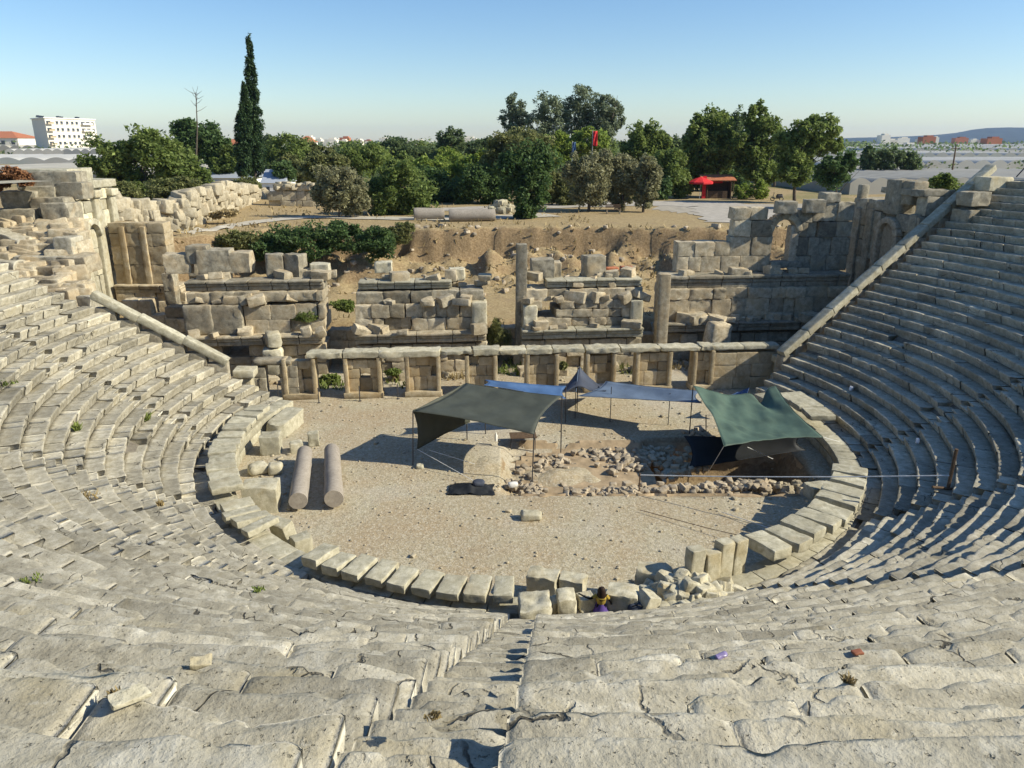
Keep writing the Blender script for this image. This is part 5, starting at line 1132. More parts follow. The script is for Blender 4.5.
# bushes on the bank and plants among the ruins
tree('long dark bush spreading over the bank below the path', 65.5, [(300, 243, 38, 18), (340, 240, 32, 17), (262, 245, 32, 14), (375, 243, 24, 16)], 'L_dark', 310, .22, 6500, 'bush', 'bush', trunk=False, depth=.6)
tree('lighter bush at the left end of the bank', 64, [(238, 240, 22, 9), (220, 243, 12, 7)], 'L_scrub', 236, .2, 1400, 'bush', 'bush', trunk=False, depth=.6)
tree('green bush at the right end of the long bank bush under the rounded tree', 68, [(395, 236, 16, 9), (405, 228, 10, 6)], 'L_scrub', 395, .2, 1200, 'bush', 'bush', trunk=False, depth=.6)
tree('russet dry bush at the top of the left corner masonry', 48.5, [(14, 175, 16, 8), (0, 182, 10, 8), (28, 182, 8, 5)], 'L_dry', 12, .15, 1800, 'bush', 'bush', trunk=False, base_v=195)
tree('tall weedy plant in the middle doorway of the stage ruins', 47.0, [(498, 330, 7, 13), (490, 336, 6, 10), (506, 338, 7, 9)], 'L_scrub', 498, .2, 700, 'plant', 'plant', trunk=False, clump=.35, asp=.16, drop=-2, zb=.3)
tree('straggling plant on the ledge at the right of the left stage mass', 45.9, [(308, 316, 12, 5), (300, 318, 8, 3)], 'L_green', 306, .13, 420, 'plant', 'plant', trunk=False, zb=2.4, asp=.25)
tree('pale weeds in the doorway between the left stage masses', 51, [(342, 305, 13, 4), (346, 308, 10, 3)], 'L_grass', 343, .16, 500, 'plant', 'plant', trunk=False, zb=1.2)
tree('green weed clump seen through the grassy opening of the low wall', 43.5, [(330, 379, 11, 4), (325, 382, 8, 3)], 'L_grass', 328, .13, 500, 'plant', 'plant', trunk=False)
tree('thin grass seen through the opening right of the second pier', 44.2, [(393, 372, 9, 2.5)], 'L_grass', 393, .12, 250, 'plant', 'plant', trunk=False)
tree('small green plant in the opening left of the navy awning peak', 43.8, [(563, 366, 4, 4)], 'L_scrub', 563, .12, 160, 'plant', 'plant', trunk=False)
for i, (u, v, ru, rv, mt, lab) in enumerate([(31, 580, 9, 4, 'L_grass', 'yellow green weed growing on the lower left seats'), (116, 697, 4, 7, 'L_straw', 'dry straw tuft in a crack beside the white chip'), (258, 590, 5, 3, 'L_grass', 'small weed on the left seats towards the gravel'), (160, 505, 3, 5, 'L_straw', 'dry brown tuft on the upper left seats'),
                                        (88, 497, 12, 6, 'L_straw', 'brown dry patch of grass among the left seats'), (78, 430, 3, 8, 'L_grass', 'thin green weed line between left seat stones'), (146, 420, 3, 7, 'L_grass', 'short green weed in a joint on the far left seats'), (434, 717, 6, 3, 'L_straw', 'dry straw tuft near the central stair'),
                                        (848, 682, 5, 5, 'L_straw', 'dry grass in a joint of the near right seats'), (5, 385, 7, 5, 'L_grass', 'green weed at the left photo edge on the seats')]):
    p = onseat(u, v, 0); sc = proj(p)[2] / F; rs = np.random.RandomState(60 + i); n = 45; mb = MB()
    c = p + rs.normal(size=(n, 3)) * np.array([ru, ru, 0]) * sc * .55; h = rv * sc * rs.uniform(.4, 1.1, n) + .01
    V = []; Q = []
    for j in range(n):
        a = rs.uniform(0, 6.3); w = .012 * max(1, sc * 90); b = np.array([math.cos(a), math.sin(a), 0]) * w; le = rs.normal(size=3) * np.array([.4, .4, 0]) * h[j]
        V += [c[j] - b, c[j] + b, c[j] + b * .3 + le + (0, 0, h[j]), c[j] - b * .3 + le + (0, 0, h[j])]; Q.append([4 * j, 4 * j + 1, 4 * j + 2, 4 * j + 3])
    mb.add(V, Q, tint=np.repeat(rs.uniform(.7, 1.3, n), 4)); tag(mb.build('grass_tuft', M[mt], origin=p), lab, 'weed')
# weeds and dry stalks rooted among the stage ruins
WD = ['dry weeds at the foot of the left stage mass', 'dry weeds along the foot of the second stage mass', 'weeds along the foot of the third stage mass', 'green weeds between the second and third stage masses', 'weeds behind the low wall at the left', 'thin dry weeds in front of the shaded right ruin', 'weedy strip behind the left stage masses', 'weedy strip behind the right stage masses']
for i, (u0, u1, y0, y1, z, mt) in enumerate([(200, 330, 44.4, 46.2, 0, 'L_straw'), (358, 487, 44.4, 46, 0, 'L_straw'), (522, 645, 44.6, 46.4, 0, 'L_scrub'), (487, 522, 45, 50, 0, 'L_grass'), (310, 420, 43, 45, 0, 'L_grass'), (650, 760, 45, 47.5, 0, 'L_straw'), (195, 490, 50.5, 56, 2, 'L_straw'), (520, 720, 51.5, 57, 2, 'L_straw')]):
    rs = np.random.RandomState(200 + i); n = 420; uu = rs.uniform(u0, u1, n); yy = rs.uniform(y0, y1, n); xx = (uu - 512) / F * (yy * cP + 12 * sP); yy = yy + .09 * xx; kp = vn(np.stack([xx * 1.1, yy * 1.1, xx * 0], 1), 5) > .5; xx, yy = xx[kp], yy[kp]; n = len(xx)
    g0 = ground(xx, yy); a = rs.uniform(0, 6.3, n); h = rs.uniform(.1, .42, n); wv = np.stack([np.cos(a), np.sin(a), a * 0], 1) * rs.uniform(.03, .09, (n, 1)); b0 = np.stack([xx, yy, g0 - .02], 1); le = rs.normal(size=(n, 3)) * .12; le[:, 2] = h
    mb = MB(); mb.add(np.stack([b0 - wv, b0 + wv, b0 + wv * .4 + le, b0 - wv * .4 + le], 1).reshape(-1, 3), np.arange(4 * n).reshape(n, 4), tint=np.repeat(rs.uniform(.6, 1.2, n), 4)); tag(mb.build('weeds', M[mt]), WD[i], 'weeds', kind='stuff')
# straw grass over the bank and the plateau edge (uncountable)
rs = np.random.RandomState(77); n = 9000; gx = rs.uniform(-36, 42, n); gy = rs.uniform(61, 96, n); keep = vn(np.stack([gx * .35, gy * .35, gx * 0], 1), 4) > .42
keep &= ~((gy > 71) & (gx > 8)); keep &= ~((gy > 71) & (rs.random_sample(n) > .35)); gx, gy = gx[keep], gy[keep]; n = len(gx); gzv = ground(gx, gy); h = rs.uniform(.12, .42, n); a = rs.uniform(0, 6.3, n); wv = np.stack([np.cos(a), np.sin(a), a * 0], 1) * rs.uniform(.05, .14, (n, 1)); b0 = np.stack([gx, gy, gzv - .03], 1); le = rs.normal(size=(n, 3)) * .12; le[:, 2] = h
V = np.stack([b0 - wv, b0 + wv, b0 + wv * .5 + le, b0 - wv * .5 + le], 1).reshape(-1, 3); mb = MB(); mb.add(V, np.arange(4 * n).reshape(n, 4), tint=np.repeat(rs.uniform(.6, 1.25, n), 4)); tag(mb.build('dry_grass', M['L_straw']), 'dry straw coloured grass over the earth bank', 'grass', kind='stuff')
# clods and stones in the cut bank
mb = MB(); rr = random.Random(12)
for i in range(260):
    x = rr.uniform(-20, 33); y = rr.uniform(60, 71); z = gz(x, y); s = rr.uniform(.12, .5) * (1.6 if rr.random() < .1 else 1); stone(mb, (x, y, z + s * .1), (s * 1.4, s, s * .8), rr.uniform(0, 3), rr.gauss(0, .3), 0, s * .25, s * .15, (2, 2, 2), .1, 3)
tag(mb.build('bank_stones', M['tanrubble']), 'clods and stones lying on the cut earth bank', 'stones', kind='stuff')
# understory strip so that the belt stays closed
rs = np.random.RandomState(91); mb = MB(); n = 16000; ux = rs.uniform(200, 880, n); dd = rs.uniform(135, 220, n); x = (ux - 512) / F * (dd * cP + 2); hh = rs.uniform(0, 1, n) ** 1.3 * (2.2 + 2.5 * vn(np.stack([x * .12, dd * .12, x * 0], 1), 3)); keep = (vn(np.stack([x * .07, dd * .07, x * 0 + 5], 1), 6) > .3) & ~((ux > 655) & (dd < 150)); 
cen = np.stack([x, dd, ground(x, dd) + hh], 1)[keep]; leaves(mb, cen, len(cen), .6, rs); tag(mb.build('undergrowth', M['L_far']), 'continuous low greenery under and behind the tree belt', 'undergrowth', kind='stuff')
# far woods that read as one mass
rs = np.random.RandomState(92); mb = MB(); n = 60000; dd = 260 * 10 ** rs.uniform(0, 1, n); x = rs.uniform(-.75, .75, n) * dd; keep = (vn(np.stack([x * .012, dd * .006, x * 0], 1), 3) > .5); x, dd = x[keep], dd[keep]; h = 1 + 7 * rs.uniform(0, 1, len(x)) ** 1.5 * vn(np.stack([x * .03, dd * .03, x * 0 + 9], 1), 4) * 1.3
cen = np.stack([x, dd, 6.5 + h], 1); leaves(mb, cen, len(cen), np.clip(dd * .0022, .5, 3), rs, .2, .7); tag(mb.build('far_woods', M['L_far']), 'far scattered trees and groves of the plain below the horizon', 'woods', kind='stuff')
# ================================================================== rubble walls, roofs, buildings beyond
def bigwall(pts, label, n, smin, smax, seed, mat='rubble', hmul=1.0):
    """long dry wall of pale stones: pts = (u, vtop, vbottom, d)"""
    rr = random.Random(seed); mb = MB(); P3 = [(at(u, vt, d=d), at(u, vb, d=d)) for u, vt, vb, d in pts]
    us = np.linspace(0, len(pts) - 1, 400)
    tot = len(pts) - 1
    for i in range(n):
        t = rr.random() * tot; k = min(int(t), tot - 1); f = t - k
        top = P3[k][0] * (1 - f) + P3[k + 1][0] * f; bot = P3[k][1] * (1 - f) + P3[k + 1][1] * f
        w = rr.random() ** .8; p = bot + (top - bot) * w; s = rr.uniform(smin, smax); p = p + np.array([rr.gauss(0, .15), rr.uniform(0, 1.0) * (1.2 - w) + w * .3 + rr.gauss(0, .1), 0])
        stone(mb, p, (s * rr.uniform(1, 1.6), s, s * rr.uniform(.7, 1)), rr.uniform(-.5, .5), rr.gauss(0, .12), rr.gauss(0, .12), s * .14, s * .07, (2, 2, 2), .1, 2.5)
    return tag(mb.build('rubble_wall', M[mat]), label, 'stone wall')
bigwall([(104, 198, 238, 62), (128, 204, 238, 64), (165, 206, 238, 66), (186, 194, 236, 67)], 'near stretch of the pale rubble wall, heaped beside the left tower', 330, .6, 1.25, 21)
bigwall([(178, 196, 226, 70), (200, 190, 224, 74), (222, 184, 221, 80), (240, 186, 214, 92), (262, 190, 206, 104)], 'far stretch of the pale rubble wall running back to the right', 330, .6, 1.3, 22)
r = thing('block_wall', 'pale squared block wall with dark gaps beside the grey olive', 'wall', tuple(at(292, 215, d=90))); mb = MB(); x0, x1 = X_at(268, 92, 7), X_at(318, 92, 7); zb = at(292, 215, d=92)[2]
course_wall(mb, (x0, 92), (x1, 92.5), zb, lambda t: zb + 3.4 - .5 * math.sin(t * 14) - (1.0 if t < .12 else 0), 1.0, [.9, .8, 1.0], (.8, 1.9), .08, .08, (3, 2, 3), .06, .12); mb.build('wall_masonry', M['rubble'], r)
mb = MB(); rr = random.Random(6)
for i in range(40): s = rr.uniform(.3, .7); stone(mb, (rr.uniform(x0 + 1, x1), 92.5 + rr.gauss(0, .2), zb + 3.1 + rr.uniform(0, .5)), (s * 1.3, s, s * .8), rr.uniform(0, 3), 0, 0, .08, .05, (2, 2, 2), .1)
mb.build('loose_top_stones', M['rubble'], r)
tree('dry straw bush at the bend of the pale rubble wall', 73, [(228, 213, 12, 4), (215, 216, 7, 3)], 'L_straw', 226, .2, 500, 'shrub', 'shrub', trunk=False, base_v=220)
tree('pale dry shrub on top of the far end of the rubble wall', 100, [(245, 183, 12, 6), (255, 187, 8, 5)], 'L_scrub', 245, .26, 700, 'shrub', 'shrub', trunk=False, base_v=192)
def hut(u0, u1, ve, vt, vb, d, label, roof, wall='whitewall', dep=8, name='house', cat='house', floors=1, wins=3, group=None, flat=False, hip=True):
    x0, x1 = X_at(u0, d, 8), X_at(u1, d, 8); ze, zt, zb = (at(512, v, d=d)[2] for v in (ve, vt, vb)); zb = min(zb, 6.3 if d > 200 else zb)
    r = thing(name, label, cat, ((x0 + x1) / 2, d, zb), group); w = x1 - x0; cx = (x0 + x1) / 2
    mb = MB(); box(mb, (cx, d + dep / 2, (zb + ze) / 2), (w, dep, ze - zb)); mb.build('wall', M[wall], r, False)
    o = min(.6, w * .06); mb = MB()
    if flat: box(mb, (cx, d + dep / 2, ze + .15), (w + 2 * o, dep + 2 * o, .3))
    else:
        k = min(dep / 2, w / 2) * (.9 if hip else 0.0); V = [(x0 - o, d - o, ze + .01), (x1 + o, d - o, ze + .01), (x1 + o, d + dep + o, ze + .01), (x0 - o, d + dep + o, ze + .01), (x0 + k - o, d + dep / 2, zt), (x1 - k + o, d + dep / 2, zt)]
        mb.add(V, [[0, 1, 5, 4], [2, 3, 4, 5], [3, 2, 1, 0]], [[1, 2, 5], [3, 0, 4]])
    mb.build('roof', M[roof], r, False)
    vis = [v for v in range(floors)]; fh = (ze - max(zb, at(512, vb, d=d)[2])) / floors
    for f in range(floors):
        for i in range(wins):
            xx = x0 + w * (i + .5) / wins; zz = ze - fh * (f + .5); ww = w / wins * .36; hh = fh * .42
            mb = MB(); box(mb, (xx, d - .03, zz), (ww, .12, hh)); fo = mb.build('window', M['glass'], r, False)
            mb = MB(); box(mb, (xx, d - .07, zz - hh / 2 - .06), (ww * 1.25, .25, .12)); s_ = mb.build('sill', M[wall], None, False); s_.parent = fo; s_.location = np.array(s_.location) - np.array(r.location) - np.array(fo.location) if False else -(Vector(r.location) + Vector(fo.location))
    return r
hut(262, 284, 183, 170, 196, 110, 'small white hut with a grey sheet roof behind the block wall', 'roofgrey', 'white', 6, 'hut', 'hut', 1, 2, hip=False)
hut(205, 250, 178, 172, 186, 125, 'low long shed with a pale grey roof at the cypress foot', 'roofgrey', 'white', 12, 'shed', 'shed', 1, 4, hip=False)
hut(-30, 20, 138, 131, 156, 520, 'house with a red tiled roof at the left photo edge', 'tile', 'whitewall', 26, floors=2, wins=5)
hut(222, 240, 146, 139, 155, 330, 'house with a red roof between the dark tree and the cypresses', 'tile', 'whitewall', 12, floors=1, wins=3)
hut(298, 313, 142, 136, 152, 420, 'house with an orange hipped roof right of the cypresses', 'tile', 'white', 12, floors=1, wins=3)
hut(246, 252, 140, 137, 150, 430, 'house corner with an orange roof seen between the cypresses', 'tile', 'white', 12, floors=1, wins=1) if False else None
# apartment block
def apartments():
    zt = at(512, 119, d=470)[2]; zb = 6.2; zv = at(512, 146, d=470)[2]
    c0 = np.array([X_at(46, 455, 22), 455.]); c1 = np.array([X_at(96, 492, 22), 492.]); c3 = np.array([X_at(33, 476, 22), 476.]); c2 = c1 + c3 - c0
    r = thing('apartment_building', 'cream four storey apartment block with balconies and rooftop tanks on the left skyline', 'building', (c0[0], c0[1], zb))
    fx = (c1 - c0); L = np.linalg.norm(fx); fx /= L; fn = np.array([fx[1], -fx[0]]); yw = math.atan2(fx[1], fx[0])
    P4 = [c0, c1, c2, c3]; V = [(p[0], p[1], zb) for p in P4] + [(p[0], p[1], zt) for p in P4]
    Q = [[0, 1, 5, 4], [1, 2, 6, 5], [2, 3, 7, 6], [3, 0, 4, 7], [4, 5, 6, 7]]
    mb = MB(); mb.add(V, Q); mb.build('wall', M['whitewall'], r, False)
    c = np.mean(np.array(P4), 0); W_ = [(*((p - c) * 1.04 + c), zt + .02) for p in P4]; W2 = [(x, y, z + .55) for x, y, z in W_]
    mb = MB(); mb.add(W_ + W2, Q + [[3, 2, 1, 0]]); mb.build('roof', M['white'], r, False)
    fh = (zt - zv) / 4.0
    def sub(o, mb, name, mat):
        s = mb.build(name, mat, None, False); s.parent = o; s.location = -Vector(r.location) - Vector(o.location)
    for f in range(5):
        zc = zt - fh * (f + .55)
        for t in (.22, .31, .42, .52, .61, .94):
            p = c0 + fx * L * t + fn * .05
            mb = MB(); box(mb, (p[0], p[1], zc), (1.7, .2, 1.5), yw); wn = mb.build('window', M['glass'], r, False)
            mb = MB(); q = p + fn * .2; box(mb, (q[0], q[1], zc - .9), (2.1, .4, .15), yw); sub(wn, mb, 'sill', M['white'])
        for t in (.06, .74, .84):
            p = c0 + fx * L * t + fn * .9
            mb = MB(); box(mb, (p[0], p[1], zc - .9), (4.2, 1.8, .2), yw); bb = mb.build('balcony', M['whitewall'], r, False)
            mb = MB(); q = p + fn * .85; box(mb, (q[0], q[1], zc - .35), (4.2, .1, .9), yw); sub(bb, mb, 'railing', M['tan'] if t < .5 else M['white'])
            mb = MB(); q = p - fn * .87; box(mb, (q[0], q[1], zc - .05), (3.0, .1, 1.7), yw); sub(bb, mb, 'balcony_door', M['glass'])
    for i in range(8):
        p = c0 + fx * L * (i + .3) / 8 - fn * (6 + i % 3 * 3)
        mb = MB(); box(mb, (p[0], p[1], zt + 1.2), (1.7, .12, 1.3), 0, 1, -.7); lathe(mb, [(.3, 0), (.32, .5), (.3, 1.0)], (p[0], p[1] + .4, zt + .6), 10); mb.build('solar_tank', M['glass'], r)
apartments()
# distant town
rr = random.Random(14); cnt = 0
TOWN = 'small pale building in the distant town along the horizon'
for i in range(64):
    u = rr.choice([rr.uniform(270, 520), rr.uniform(300, 350), rr.uniform(880, 1000)]); d = rr.uniform(750, 1900); x = X_at(u, d, 8); h = rr.uniform(5, 15); w = rr.uniform(9, 22)
    mb = MB(); box(mb, (x, d, 6 + h / 2), (w, 12, h)); box(mb, (x + w * .1, d, 6 + h + .8), (w * .5, 8, 1.6)); box(mb, (x, d - 6.02, 6 + h * .6), (w * .7, .2, h * .16)); box(mb, (x, d - 6.02, 6 + h * .3), (w * .7, .2, h * .14))
    tag(mb.build('town_building', M['whitewall'] if rr.random() < .75 else M['tile'], smooth=False, origin=(x, d, 6)), TOWN, 'building', 'distant town')
# greenhouses
def greenhouse(cx, cy, w, l, h, spans, yaw, label, mat, group='plastic greenhouses', rise=None):
    r = thing('greenhouse', label, 'greenhouse', (cx, cy, 6.5), group); mb = MB(); sw = w / spans; rise = rise or sw * .22; k = 8; V = []
    prof = []
    for s in range(spans):
        for j in range(k + (s == spans - 1)): t = j / k; prof.append((-w / 2 + sw * (s + t), h + rise * math.sin(math.pi * t)))
    prof = np.array(prof); m = len(prof); nl = 6
    for y in np.linspace(-l / 2, l / 2, nl + 1): V += [(a, y, z) for a, z in prof]
    mb.add(rot(np.array(V), yaw) + (cx, cy, 6.3), quadgrid(nl, m - 1)); mb.build('arched_roof', M[mat], r)
    mb = MB()
    for sx in (-1, 1): V = rot(np.array([(sx * w / 2, -l / 2, 0), (sx * w / 2, l / 2, 0), (sx * w / 2, l / 2, h), (sx * w / 2, -l / 2, h)]), yaw) + (cx, cy, 6.3); mb.add(V, [[0, 1, 2, 3]])
    for sy in (-1, 1):
        V = rot(np.array([(a, sy * l / 2, z) for a, z in prof] + [(a, sy * l / 2, 0) for a, z in prof]), yaw) + (cx, cy, 6.3); mb.add(V, [[i, i + 1, m + i + 1, m + i] for i in range(m - 1)])
    mb.build('side_sheet', M[mat], r, False)
    return r
# the near ones at right
q = X_at(885, 135, 8); greenhouse(q + 6, 138, 46, 40, 1.9, 14, .12, 'large grey greenhouse with scalloped roof edge behind the right corner wall', 'poly')
q = X_at(975, 150, 8); greenhouse(q, 132, 30, 46, 2.0, 10, .1, 'greenhouse with slumping pale sheets behind the round bush at right', 'poly')
q = X_at(940, 190, 8); greenhouse(q + 16, 205, 64, 40, 2.8, 16, .05, 'long low greenhouse with a bright white front in the middle of the right plain', 'polywhite')
q = X_at(880, 270, 8); greenhouse(q, 285, 90, 50, 3.4, 20, 0, 'wide pale greenhouse left of the pole on the right plain', 'polywhite')
q = X_at(1000, 290, 8); greenhouse(q, 300, 80, 60, 3.4, 18, 0, 'wide greenhouse under the hill at the right photo edge', 'poly')
q = X_at(838, 200, 8); greenhouse(q, 210, 24, 50, 2.4, 6, .1, 'pale greenhouse glimpsed between the dark round tree and the leaning tree', 'polywhite')
q = X_at(30, 112, 8); greenhouse(q - 3, 132, 44, 44, 2.6, 8, -.15, 'grey peaked greenhouse behind the left corner masonry', 'poly', rise=1.2)
q = X_at(40, 230, 8); greenhouse(q, 240, 80, 60, 3, 12, 0, 'white greenhouse below the apartment block', 'polywhite', rise=.8)
rr = random.Random(15)
for i in range(34):
    right = rr.random() < .7; d = rr.uniform(380, 1700); u = rr.uniform(790, 1090) if right else rr.uniform(-40, 300)
    greenhouse(X_at(u, d, 8), d, rr.uniform(60, 140), rr.uniform(60, 120), 4.0, 18, rr.uniform(-.1, .1), 'far flat pale greenhouse lying on the plain below the horizon', rr.choice(['poly', 'polywhite', 'polywhite']), 'far greenhouses')
tree('block of trained green plants standing beside the greenhouses at right', 150, [(890, 160, 16, 11), (912, 163, 12, 10), (872, 163, 10, 12)], 'L_far', 890, .5, 1800, 'shrub', 'shrub', trunk=False)
tree('dark tall hedge at the left end of the trained plants', 152, [(868, 158, 7, 12)], 'L_dark', 868, .5, 500, 'shrub', 'shrub', trunk=False)
rs = np.random.RandomState(93); mb = MB(); n = 40000; dd = rs.uniform(170, 900, n); ux = rs.uniform(800, 1060, n); x = (ux - 512) / F * (dd * cP + 2); keep = vn(np.stack([x * .03, dd * .022, x * 0 + 2], 1), 8) > .58; x, dd = x[keep], dd[keep]
cen = np.stack([x, dd, 6.4 + 4.5 * rs.uniform(0, 1, len(x)) ** 1.4 * vn(np.stack([x * .1, dd * .05, x * 0], 1), 5)], 1); leaves(mb, cen, len(cen), np.clip(dd * .0022, .3, 2), rs, .2, .7); tag(mb.build('field_hedges', M['L_far']), 'hedges and weeds growing between the greenhouses of the right plain', 'hedges', kind='stuff')
# utility pole
p = at(953, 168, d=150); r = thing('utility_pole', 'leaning dark lattice pole on the right plain', 'pole', (p[0], 150, 6.4)); t = at(956, 146, d=150); mb = MB(); tube(mb, [(p[0], 150, 6.3), (t[0], 150, t[2])], [.2, .12], 6); mb.build('pole', M['wood'], r); mb = MB(); tube(mb, [(t[0] - .8, 150, t[2] - .4), (t[0] + .8, 150, t[2] - .4)], .07, 5); mb.build('crossarm', M['wood'], r)
# railings at the very top of the right seats
p = np.array([31.6, 47.2, 12.0]); r = thing('railing', 'dark metal railing at the top of the right seats', 'railing', tuple(p)); mb = MB()
for i in range(12): tube(mb, [p + (.34 * i, .1 * i, 0), p + (.34 * i, .1 * i, 1.15)], .025, 5)
mb.build('balusters', M['metal'], r); mb = MB(); tube(mb, [p + (0, 0, 1.15), p + (3.75, 1.1, 1.15)], .035, 6); tube(mb, [p + (0, 0, .1), p + (3.75, 1.1, .1)], .03, 6); mb.build('handrail', M['metal'], r); mb = MB(); tube(mb, [p + (0, 0, 1.3), p + (-1.1, -.2, 0)], .04, 6); mb.build('brace', M['metal'], r)
# ------------------------------------------------------------------ kiosk, parasol, flags, bench
p = at(705, 204, d=108); g = gz(p[0], 108); r = thing('kiosk', 'open red and tan kiosk under the tall tree at right', 'kiosk', (p[0], 108, g)); s = proj(p)[2] / F
mb = MB(); box(mb, (p[0] + 1.6, 109.6, g + 1.1), (3.6, .15, 2.2)); box(mb, (p[0] + 3.4, 108.6, g + 1.1), (.15, 2.0, 2.2)); mb.build('back_wall', M['wood'], r, False)
mb = MB(); box(mb, (p[0] + 1.6, 108.4, g + 2.75), (4.6, 3.0, .12), 0, 1, .22); mb.build('roof', M['tile'], r, False)
mb = MB(); box(mb, (p[0] - .4, 107.6, g + 1.5), (.5, .2, 3.0)); mb.build('red_post', M['red'], r, False)
mb = MB(); box(mb, (p[0] + 1.4, 107.9, g + .5), (3.0, .6, 1.0)); mb.build('counter', M['wood'], r, False)
for dx in (0, 3.6): mb = MB(); tube(mb, [(p[0] + dx, 107.3, g), (p[0] + dx, 107.3, g + 2.5)], .06, 6); mb.build('post', M['wood'], r)
for i, (u, v, dd, lab) in enumerate([(700, 190, 107, 'red parasol standing left of the kiosk'), (711, 187, 110, 'red parasol half hidden behind the kiosk post')]):
    c = at(u, v, d=dd); g = gz(c[0], dd); r = thing('parasol', lab, 'parasol', (c[0], dd, g), 'red parasols'); zt = g + 2.9
    mb = MB(); lathe(mb, [(1.75, 2.25), (1.7, 2.3), (1.0, 2.62), (.06, 2.95), (0, 2.97)], (c[0], dd, g), 8); lathe(mb, [(1.75, 2.25), (1.74, 2.02), (1.72, 2.25)], (c[0], dd, g), 8); mb.build('canopy', M['red'], r, False)
    mb = MB(); tube(mb, [(c[0], dd, g), (c[0], dd, g + 2.9)], .035, 6); mb.build('pole', M['steel'], r)
for u, v, dd, lab, sz in [(684, 200, 112, 'dark picnic table in the shade left of the kiosk', 1.4), (668, 201, 113, 'second dark picnic table in the shade, further left', 1.4), (776, 208, 103, 'dark parked motor scooter by the right trunk', 0)]:
    c = at(u, v, d=dd); g = gz(c[0], dd)
    if sz:
        r = thing('picnic_table', lab, 'table', (c[0], dd, g), 'picnic tables'); mb = MB(); box(mb, (c[0], dd, g + .76), (1.8, .8, .06)); mb.build('tabletop', M['wood'], r, False)
        for sy in (-1, 1): mb = MB(); box(mb, (c[0], dd + sy * .75, g + .45), (1.8, .3, .05)); mb.build('seat', M['wood'], r, False)
        for sx in (-.7, .7): mb = MB(); tube(mb, [(c[0] + sx, dd - .75, g), (c[0] + sx, dd, g + .74), (c[0] + sx, dd + .75, g)], .05, 5); mb.build('leg', M['wood'], r)
    else:
        r = thing('scooter', lab, 'scooter', (c[0], dd, g))
        for sx in (-.6, .6):
            mb = MB(); an = np.linspace(0, 2 * math.pi, 17); tube(mb, [(c[0] + sx + .24 * math.cos(a), dd, g + .28 + .24 * math.sin(a)) for a in an], .06, 6, caps=False); mb.build('wheel', M['metal'], r)
        mb = MB(); stone(mb, (c[0] + .3, dd, g + .6), (.9, .35, .4), 0, 0, 0, .12, .01, (4, 3, 3)); stone(mb, (c[0] - .1, dd, g + .36), (.9, .3, .12), 0, 0, 0, .04, .01, (4, 3, 2)); mb.build('body', M['metal'], r)
        mb = MB(); stone(mb, (c[0] + .3, dd, g + .84), (.7, .3, .12), 0, 0, 0, .05, .01, (4, 3, 2)); mb.build('saddle', M['black_cloth_pit_shade'], r); mb = MB(); tube(mb, [(c[0] - .62, dd, g + .3), (c[0] - .45, dd, g + 1.05)], .04, 6); tube(mb, [(c[0] - .45, dd - .3, g + 1.05), (c[0] - .45, dd + .3, g + 1.05)], .025, 6); mb.build('handlebar', M['metal'], r)
for u, v0, v1, w, dd, m, lab in [(595, 131, 146, 4.4, 112, 'red', 'red banner on a pole above the left olive'), (574, 142, 154, 3.2, 112, 'blue_cloth', 'blue banner on a pole left of the red banner')]:
    a, b = at(u, v0, d=dd), at(u, v1, d=dd); g = gz(a[0], dd); s = proj(a)[2] / F; r = thing('banner', lab, 'flag', (a[0], dd, g), 'banners on poles')
    mb = MB(); tube(mb, [(a[0] - w * s / 2, dd, g), (a[0] - w * s / 2, dd, a[2] + .1)], .05, 6); mb.build('pole', M['steel'], r)
    nu, nv = 6, 10; V = [(a[0] - w * s / 2 + .06 + w * s * i / nu, dd + .12 * math.sin(i * 1.4 + j * .5), a[2] + (b[2] - a[2]) * j / nv) for i in range(nu + 1) for j in range(nv + 1)]
    mb = MB(); mb.add(V, quadgrid(nu, nv)); o = mb.build('cloth', M[m], r); mm = o.modifiers.new('t', 'SOLIDIFY'); mm.thickness = .02
c = at(613, 219, d=84); g = gz(c[0], 84); r = thing('bench', 'low wooden bench between the olive trunks', 'bench', (c[0], 84, g)); mb = MB()
for k in range(3): box(mb, (c[0], 83.8 + .17 * k, g + .46), (1.7, .14, .05))
mb.build('seat', M['wood'], r, False); mb = MB(); box(mb, (c[0], 84.35, g + .72), (1.7, .05, .16)); box(mb, (c[0], 84.36, g + .92), (1.7, .05, .14)); mb.build('backrest', M['wood'], r, False)
for sx in (-.7, .7): mb = MB(); box(mb, (c[0] + sx, 84, g + .22), (.1, .55, .43)); mb.build('leg', M['ruin'], r, False)
bigwall([(491, 206, 222, 84), (502, 201, 222, 84), (512, 205, 222, 84)], 'small heap of white stones beside the dark leaning tree', 60, .35, .8, 31, 'cream')
block(597, 219, (.9, .7, .6), 'dark boulder by the olive trunks left of the bench', d=86, mat='dark_ruin', r=.25, amp=.1, name='boulder', cat='boulder')
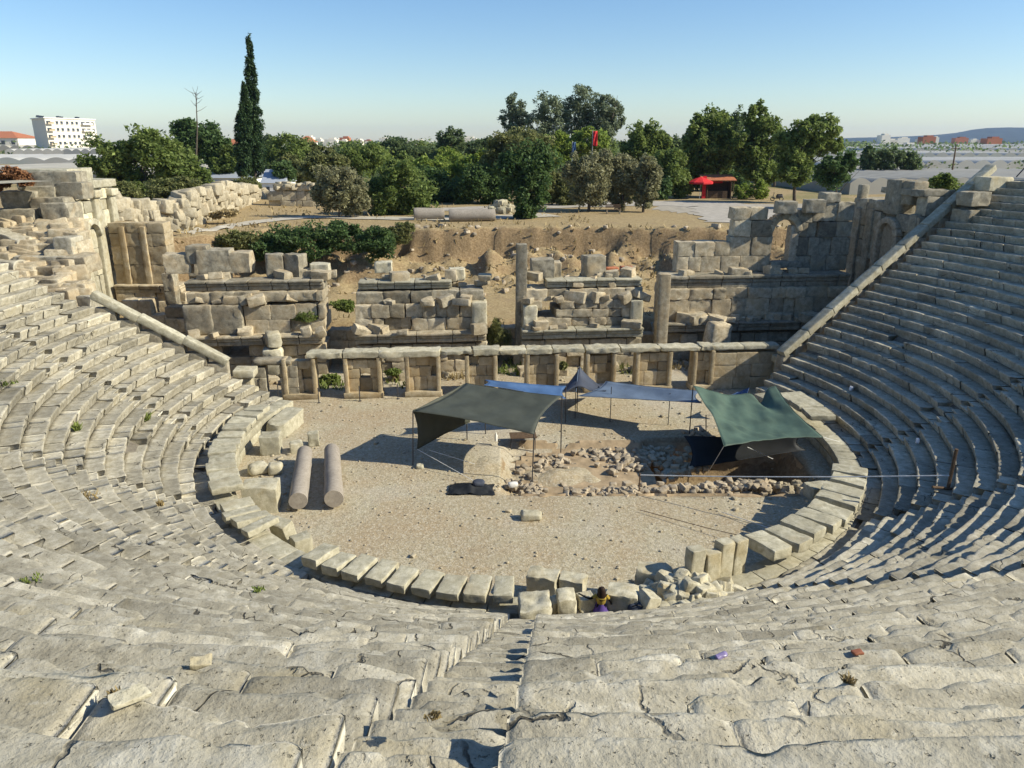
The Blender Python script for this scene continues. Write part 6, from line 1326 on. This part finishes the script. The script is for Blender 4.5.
# haze over the plain
mb = MB(); hz = MB(); box(hz, (0, 3300, 64.), (16000, 7800, 150)); o = hz.build('haze', newmat('haze_air')[0], smooth=False); tag(o, 'thin summer haze lying over the whole plain', 'haze', kind='stuff')
m = o.data.materials[0]; nt = m.node_tree; nt.nodes.remove(nt.nodes['Principled BSDF']); pv = nt.nodes.new('ShaderNodeVolumePrincipled'); pv.inputs['Color'].default_value = (.5, .68, 1.0, 1); pv.inputs['Density'].default_value = HAZE = .00007; pv.inputs['Anisotropy'].default_value = .2
nt.links.new(pv.outputs[0], nt.nodes['Material Output'].inputs['Volume'])
# ------------------------------------------------------------------ camera, light, air
cd = D.cameras.new('camera'); cam = D.objects.new('camera', cd); COL.objects.link(cam); S.camera = cam
cam.location = (0, 0, H); cam.rotation_euler = (math.pi / 2 - PT, 0, 0)
cd.sensor_width = 36; cd.lens = F / 1024 * 36; cd.clip_start = .05; cd.clip_end = 30000
SUN_EL, SUN_AZ = 33.5, -10.0                 # azimuth measured from +x towards +y
W = D.worlds.new('World'); S.world = W; W.use_nodes = True
nt = W.node_tree; bg = nt.nodes['Background']; sk = nt.nodes.new('ShaderNodeTexSky'); sk.sky_type = 'NISHITA'; sk.sun_disc = False
sk.sun_elevation = R_(SUN_EL); sk.sun_rotation = R_(90 - SUN_AZ); sk.air_density = 1.0; sk.dust_density = .3; sk.ozone_density = 3.5; sk.altitude = 10
hs = nt.nodes.new('ShaderNodeHueSaturation'); hs.inputs['Hue'].default_value = .503; hs.inputs['Saturation'].default_value = 1.15; hs.inputs['Value'].default_value = 1.0; nt.links.new(sk.outputs[0], hs.inputs['Color']); nt.links.new(hs.outputs[0], bg.inputs['Color']); bg.inputs['Strength'].default_value = .11
sl_ = D.lights.new('sun', 'SUN'); so = D.objects.new('sun', sl_); COL.objects.link(so)
sl_.energy = 4.8; sl_.angle = R_(.5); sl_.color = (1, .93, .76)
dv = Vector((math.cos(R_(SUN_EL)) * math.cos(R_(SUN_AZ)), math.cos(R_(SUN_EL)) * math.sin(R_(SUN_AZ)), math.sin(R_(SUN_EL))))
so.rotation_euler = dv.to_track_quat('Z', 'Y').to_euler(); so.location = (60, 30, 60)
vs = S.view_settings; vs.view_transform = 'Standard'; vs.look = 'None'; vs.gamma = 1; vs.use_curve_mapping = False; vs.exposure = .48
S.render.engine = 'CYCLES'
